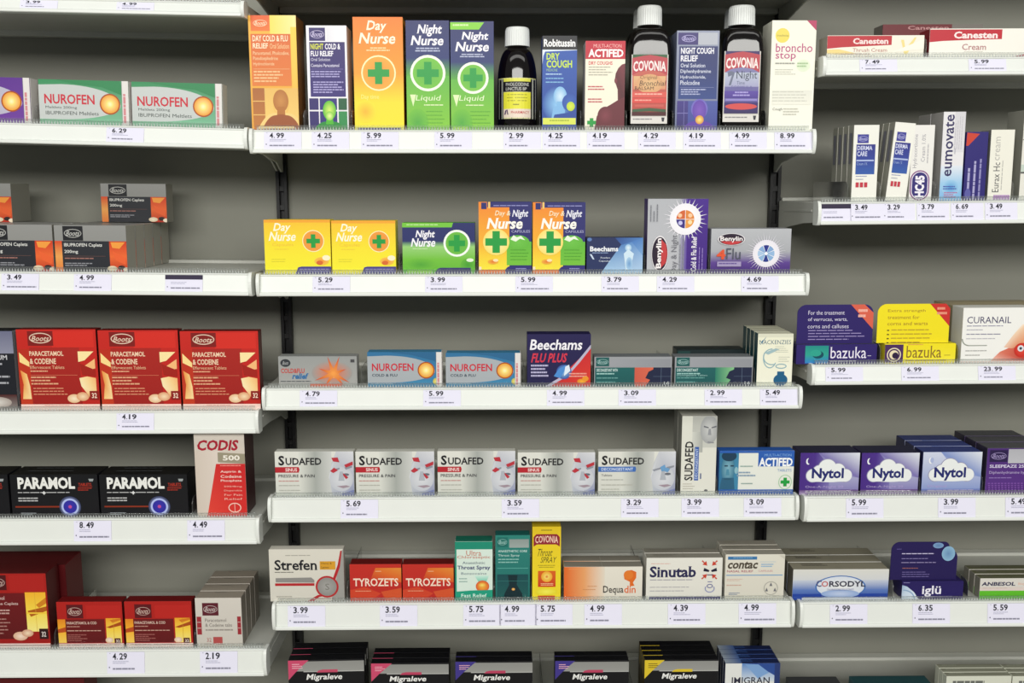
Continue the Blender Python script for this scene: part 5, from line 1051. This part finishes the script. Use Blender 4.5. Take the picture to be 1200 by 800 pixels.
pack('L6', -20, 104, 795, '5a1014', lambda k: k.R(.1, .1, .9, .4, '7a1a1a'), 'dark red carton at the very foot of the left bay', 'lowest dark red carton', d=.04, back=.05)

# right bay
pack('R1', 968.5, 1082, 41.5, 'e6e2d4', d_canesten_thrush, 'flat red and white cream carton with yellow tick', 'yellow-tick cream carton', d=.03, left='b4b0a4')
pack('R1', 1088, 1216, 33.5, 'eceae0', d_canesten_cream, 'larger flat red and white cream carton cut off by the picture edge', 'larger red and white cream carton', d=.03, left='8a1a24')
_c = pack('R1', 1040, 1150, 44, '5a0e18', None, 'dark red flat carton lowest of two behind the cream cartons', 'dark red lower carton', d=.035, side='77716a', back=.07)
stacked(_c, 1034, 1151, .0845, 'dark red and grey flat carton topmost behind the cream cartons', '', '6a101a', d_canesten_dark, '77716a', .03, .0155)
o = pack('R2', 997, 1026.5, 146.5, 'e4e3d8', d_hc_cream, 'narrow white carton with navy panel and three red squares, front of its file', 'first navy-panel narrow carton', d=0.018, left='a8a89c', n=4, group='narrow white cartons with navy panel')
pack('R2', 1037, 1061, 143.5, 'e4e3d8', None, 'narrow white carton with navy panel, leaning sideways against its neighbour', 'leaning navy-panel narrow carton', src=o, n=3, d=0.018, tilt=.085, group='narrow white cartons with navy panel')
pack('R2', 1064.5, 1091, 146.5, 'e2e0dc', d_hc45, 'narrow white carton with purple oval badge at its foot', 'purple oval badge carton', d=.028, back=.001)
pack('R2', 1100, 1126, 131, 'dcdadc', d_eumovate, 'tall narrow white carton fading to sky blue, upright lower-case name', 'white and sky blue narrow carton', d=.035, left='aeacaa', n=2)
pack('R2', 1128, 1153.5, 154.5, '2a2270', d_navy_pack, 'narrow navy carton with red corner and sideways words', 'navy red-corner narrow carton', d=.03)
pack('R2', 1156.5, 1184, 152, 'e8e6da', d_eurax, 'narrow cream carton with mauve foot and upright grey name', 'cream mauve-foot narrow carton', d=.03, left='8a8a86')
pack('R2', 1193.5, 1222, 129, 'dedcd2', d_eurax_b, 'tall narrow white carton cut off by the picture edge', 'edge white narrow carton', d=.04, left='9a9a90')
header_pack('R3', 932.5, 1027, 403.5, '261a5c', d_bazuka(True), 'navy pack with rounded header card and teal square', 'navy header pack', (932.5, 1021, 357), card_navy, '2a1c62')
header_pack('R3', 1036, 1119, 402.5, 'e8d820', d_bazuka(False), 'bright yellow pack with rounded header card and red corner', 'yellow header pack', (1026, 1110, 356), card_yellow, 'f0de1c')
pack('R3', 1125, 1208, 360.5, 'ecebe4', d_curanail, 'large white carton with red and peach glow, cut off by the picture edge', 'white carton with red glow', d=.03)
pack('R3', 1115, 1222, 358, 'a89a78', lambda k: (k.S(.02, .3, .12, .9, 4, '4a3c2c'), k.R(0, .0, .1, .06, '4a4438')), 'tan carton standing behind the white carton with red glow', 'tan carton', d=.03, back=.034, n=2)
o = pack('R4', 936, 1005.5, 530.5, '3c2468', d_nytol_night, 'purple and blue carton with white cloud, next to the blue and white face carton', 'first purple cloud carton', d=0.036, top='2a2a42', left='2a2046', group='purple and blue cartons with white cloud')
pack('R4', 1007.5, 1075, 530.5, '3c2468', None, 'purple and blue carton with white cloud, next to the paler blue one', 'second purple cloud carton', src=o, d=0.036, group='purple and blue cartons with white cloud')
pack('R4', 1079, 1148, 529.5, '5a6ab0', d_nytol_orig, 'paler blue carton with white cloud, front of a long file', 'paler blue cloud carton', d=0.028, top='3a4682', left='2a2c58', n=3)
pack('R4', 1153.5, 1226, 525, '7a7a80', d_sleepeaze, 'purple carton with silver top and dotted foot, front of its file', 'silver-topped purple carton', d=0.03, top='56565a', left='3a3444', n=3)
pack('R5', 928, 1040, 667, 'cfd0cc', d_corsodyl, 'wide white and blue carton with oval badge, front of its file', 'wide oval-badge carton', d=0.0245, top='96917f', left='6a665c', n=3)  # top colour includes the shadow of the shelf above
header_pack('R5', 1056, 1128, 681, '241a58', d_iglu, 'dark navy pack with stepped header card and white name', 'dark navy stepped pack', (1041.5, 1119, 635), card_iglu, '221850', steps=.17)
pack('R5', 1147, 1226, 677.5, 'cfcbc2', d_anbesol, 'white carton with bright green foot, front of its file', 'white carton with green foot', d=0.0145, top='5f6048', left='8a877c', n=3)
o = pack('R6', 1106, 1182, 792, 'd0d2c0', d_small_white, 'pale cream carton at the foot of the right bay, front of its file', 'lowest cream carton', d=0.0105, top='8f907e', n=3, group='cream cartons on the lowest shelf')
pack('R6', 1183, 1260, 792, 'd0d2c0', None, 'pale cream carton cut off by the picture corner', 'corner cream carton', src=o, d=0.0105, n=3, group='cream cartons on the lowest shelf')
pack('R6', 1000, 1090, 801, '2f5a60', lambda k: k.R(.02, .02, .98, .5, '3f7276'), 'dark teal pack at the foot of the right bay', 'lowest teal pack', d=.022, top='24484c', back=.02)
pack('R6', 925, 985, 802, '55585a', lambda k: k.R(.1, .1, .9, .5, '6f7274'), 'dim grey pack next to the teal one, foot of the right bay', 'lowest grey pack', d=.022, top='3c3e40', back=.02)

# ------------------------------------------------------------------ clear dividers and price tickets
def divider(sk, px, label, h=.024):
    s = SH[sk]; Y = D+.0105; x = x_at(px, Y, s.zt); z = shelf_z(s, x)
    m = MB(); t = .0005; pr = [(.0, 0), (0, h*.6)]
    for i in range(7):
        a = math.pi-math.pi/2*i/6; pr.append((h*.4+h*.4*math.cos(a), h*.6+h*.4*math.sin(a)))
    pr += [(.13, h), (.13, 0)]
    m.prism_x(pr, -t, t)
    o = m.build('shelf_divider', M_CLEAR); o.location = (x, Y, z+.0002); o.rotation_euler = (0, s.roll, 0)
    m = MB(); m.box(-.0022, .0022, -.0018, .0, .0, .0035, b=.0006); m.build('front_foot', M_CLEAR, o)
    tag(o, label, 'shelf divider', 'clear shelf dividers')
def ref_near(sk, px):
    """names of the packs on either side"""
    s = SH[sk]; x = x_at(px, D+GAP, s.zt)
    c = [(q[1]-x, r) for r, q in REFX.items() if q[0] == sk and not r.startswith('hidden')]
    l = max([q for q in c if q[0] <= 0], default=None); r = min([q for q in c if q[0] > 0], default=None)
    return l[1] if l else None, r[1] if r else None
for sk, xs in (('S1', (356.5, 412.5, 632.7, 680.5, 733.8, 788.3, 843.2, 897)), ('S2', (468, 559, 755.3, 830)), ('S3', (424, 614, 694, 788.5, 883.7)), ('S4', (699, 794, 839.7)),
               ('S5', (407.5, 579, 622.3, 658.8, 754.6, 847)), ('L1', (43,)), ('L3', (23.4,)), ('L4', (226,)), ('L5', (65, 229)), ('R1', (1085,)), ('R2', (993, 1031, 1095.5, 1187)), ('R3', (1031, 1122)), ('R4', (1077, 1150.5)), ('R5', (1046, 1134)), ('S6', (532, 637, 745, 844))):
    for px in xs:
        l, r = ref_near(sk, px)
        divider(sk, px, 'clear plastic divider just right of the '+l if l else 'clear plastic divider just left of the '+r)

def ticket(sk, px, txt, under, wpx=44):
    s = SH[sk]; H = s.H
    x0 = x_at(px-7, D, s.zt-H/2); x1 = x_at(px-7+wpx, D, s.zt-H/2); xc, wd = (x0+x1)/2, x1-x0
    h = H-.0062; k = Print(wd, h); B = k.bucket('print')
    B.box(-wd/2, wd/2, 0, .0003, 0, h, col=hx('e6e4f4'))
    if txt:
        a, b = ((txt[:-3], txt[-2:]))
        u = .15
        wa = .105*len(a); k.T(a, u, .05, u+wa*.9, .36, '2c2c36', b=.025, p='price_figures'); k.R(u+wa+.005, .3, u+wa+.03, .345, '2c2c36', p='price_figures'); k.T(b, u+wa+.075, .05, u+wa+.28, .36, '2c2c36', b=.025, p='price_figures')
        k.S(.07, .05, .1, .1, 1, '8a8a98')
    else: k.R(0, .0, 1, .27, '3a3448')
    k.S(.15, .42, .6, .58, 2, 'b9b8cc', fill=.45); k.S(.15, .74, .95, .85, 1, '8c8b9c', fill=.7); k.R(.05, .68, .075, .74, '5a5a6a')
    o = k.mb.pop('print').build('price_ticket', M_PAPER)
    for p, bm in k.mb.items(): bm.build(p, M_PAPER, o)
    z = shelf_z(s, xc)
    o.location = (xc, D-.0001, z-H+.0043); o.rotation_euler = (-math.atan2(.0034, H-.007), s.roll, 0)
    tag(o, under, 'price ticket', 'price tickets in the shelf rails')
BAYN = {'S': 'centre bay', 'L': 'left bay', 'R': 'right bay'}
TK = {'S1': ((316, '4.99'), (372, '4.25'), (430, '5.99'), (516, '5.99'), (597, '2.99'), (643, '4.25'), (695, '4.19'), (755, '4.29'), (808, '4.19'), (862, '4.99'), (915, '8.99')),
      'S2': ((373, '5.29'), (505, '3.99'), (611, '5.99'), (712, '3.79'), (777, '4.29'), (876, '4.69')),
      'S3': ((358, '4.79'), (503, '5.99'), (648, '4.99'), (732, '3.09'), (833, '2.99'), (898, '5.49')),
      'S4': ((406, '5.69'), (595, '3.59'), (735, '3.29'), (806, '3.99'), (879, '3.09')),
      'S5': ((344, '3.99'), (452, '3.59'), (550, '5.75'), (592, '4.99'), (634, '5.75'), (692, '4.99'), (790, '4.39'), (873, '4.99')),
      'L0': ((30, '3.99'), (143, '4.99')), 'L1': ((131, '6.29'),), 'L2': ((8, '3.49'), (93, '4.99'), (200, '')), 'L3': ((143, '4.19'),), 'L4': ((93, '8.49'), (226, '4.49')), 'L5': ((132, '4.29'), (241, '2.19')),
      'R1': ((1015, '7.49'), (1143, '5.99')), 'R2': ((967, ''), (1004, '3.49'), (1042, '3.29'), (1082, '3.79'), (1122, '6.69'), (1162, '3.49')), 'R3': ((975, '5.99'), (1064, '6.99'), (1154, '23.99')),
      'R4': ((999, '5.99'), (1107, '3.99'), (1186, '5.49')), 'R5': ((980, '2.99'), (1077, '6.35'), (1165, '5.59'))}
for sk, q in TK.items():
    for px, t in q:
        s = SH[sk]; x = x_at(px+15, D+GAP, s.zt)
        c = sorted((abs(v[1]-x), r) for r, v in REFX.items() if v[0] == sk and not r.startswith('hidden'))
        if c: u = f'price ticket reading {t} under the {c[0][1]}' if t else f'price ticket with dark band, no price, beside the {c[0][1]}' if sk[0] == 'L' else f'price ticket with dark band, no price, before the {c[0][1]}'
        else: u = f'price ticket reading {t} on the uppermost shelf rail of the left bay'
        ticket(sk, px, t, u, 38 if sk == 'R2' else 44)
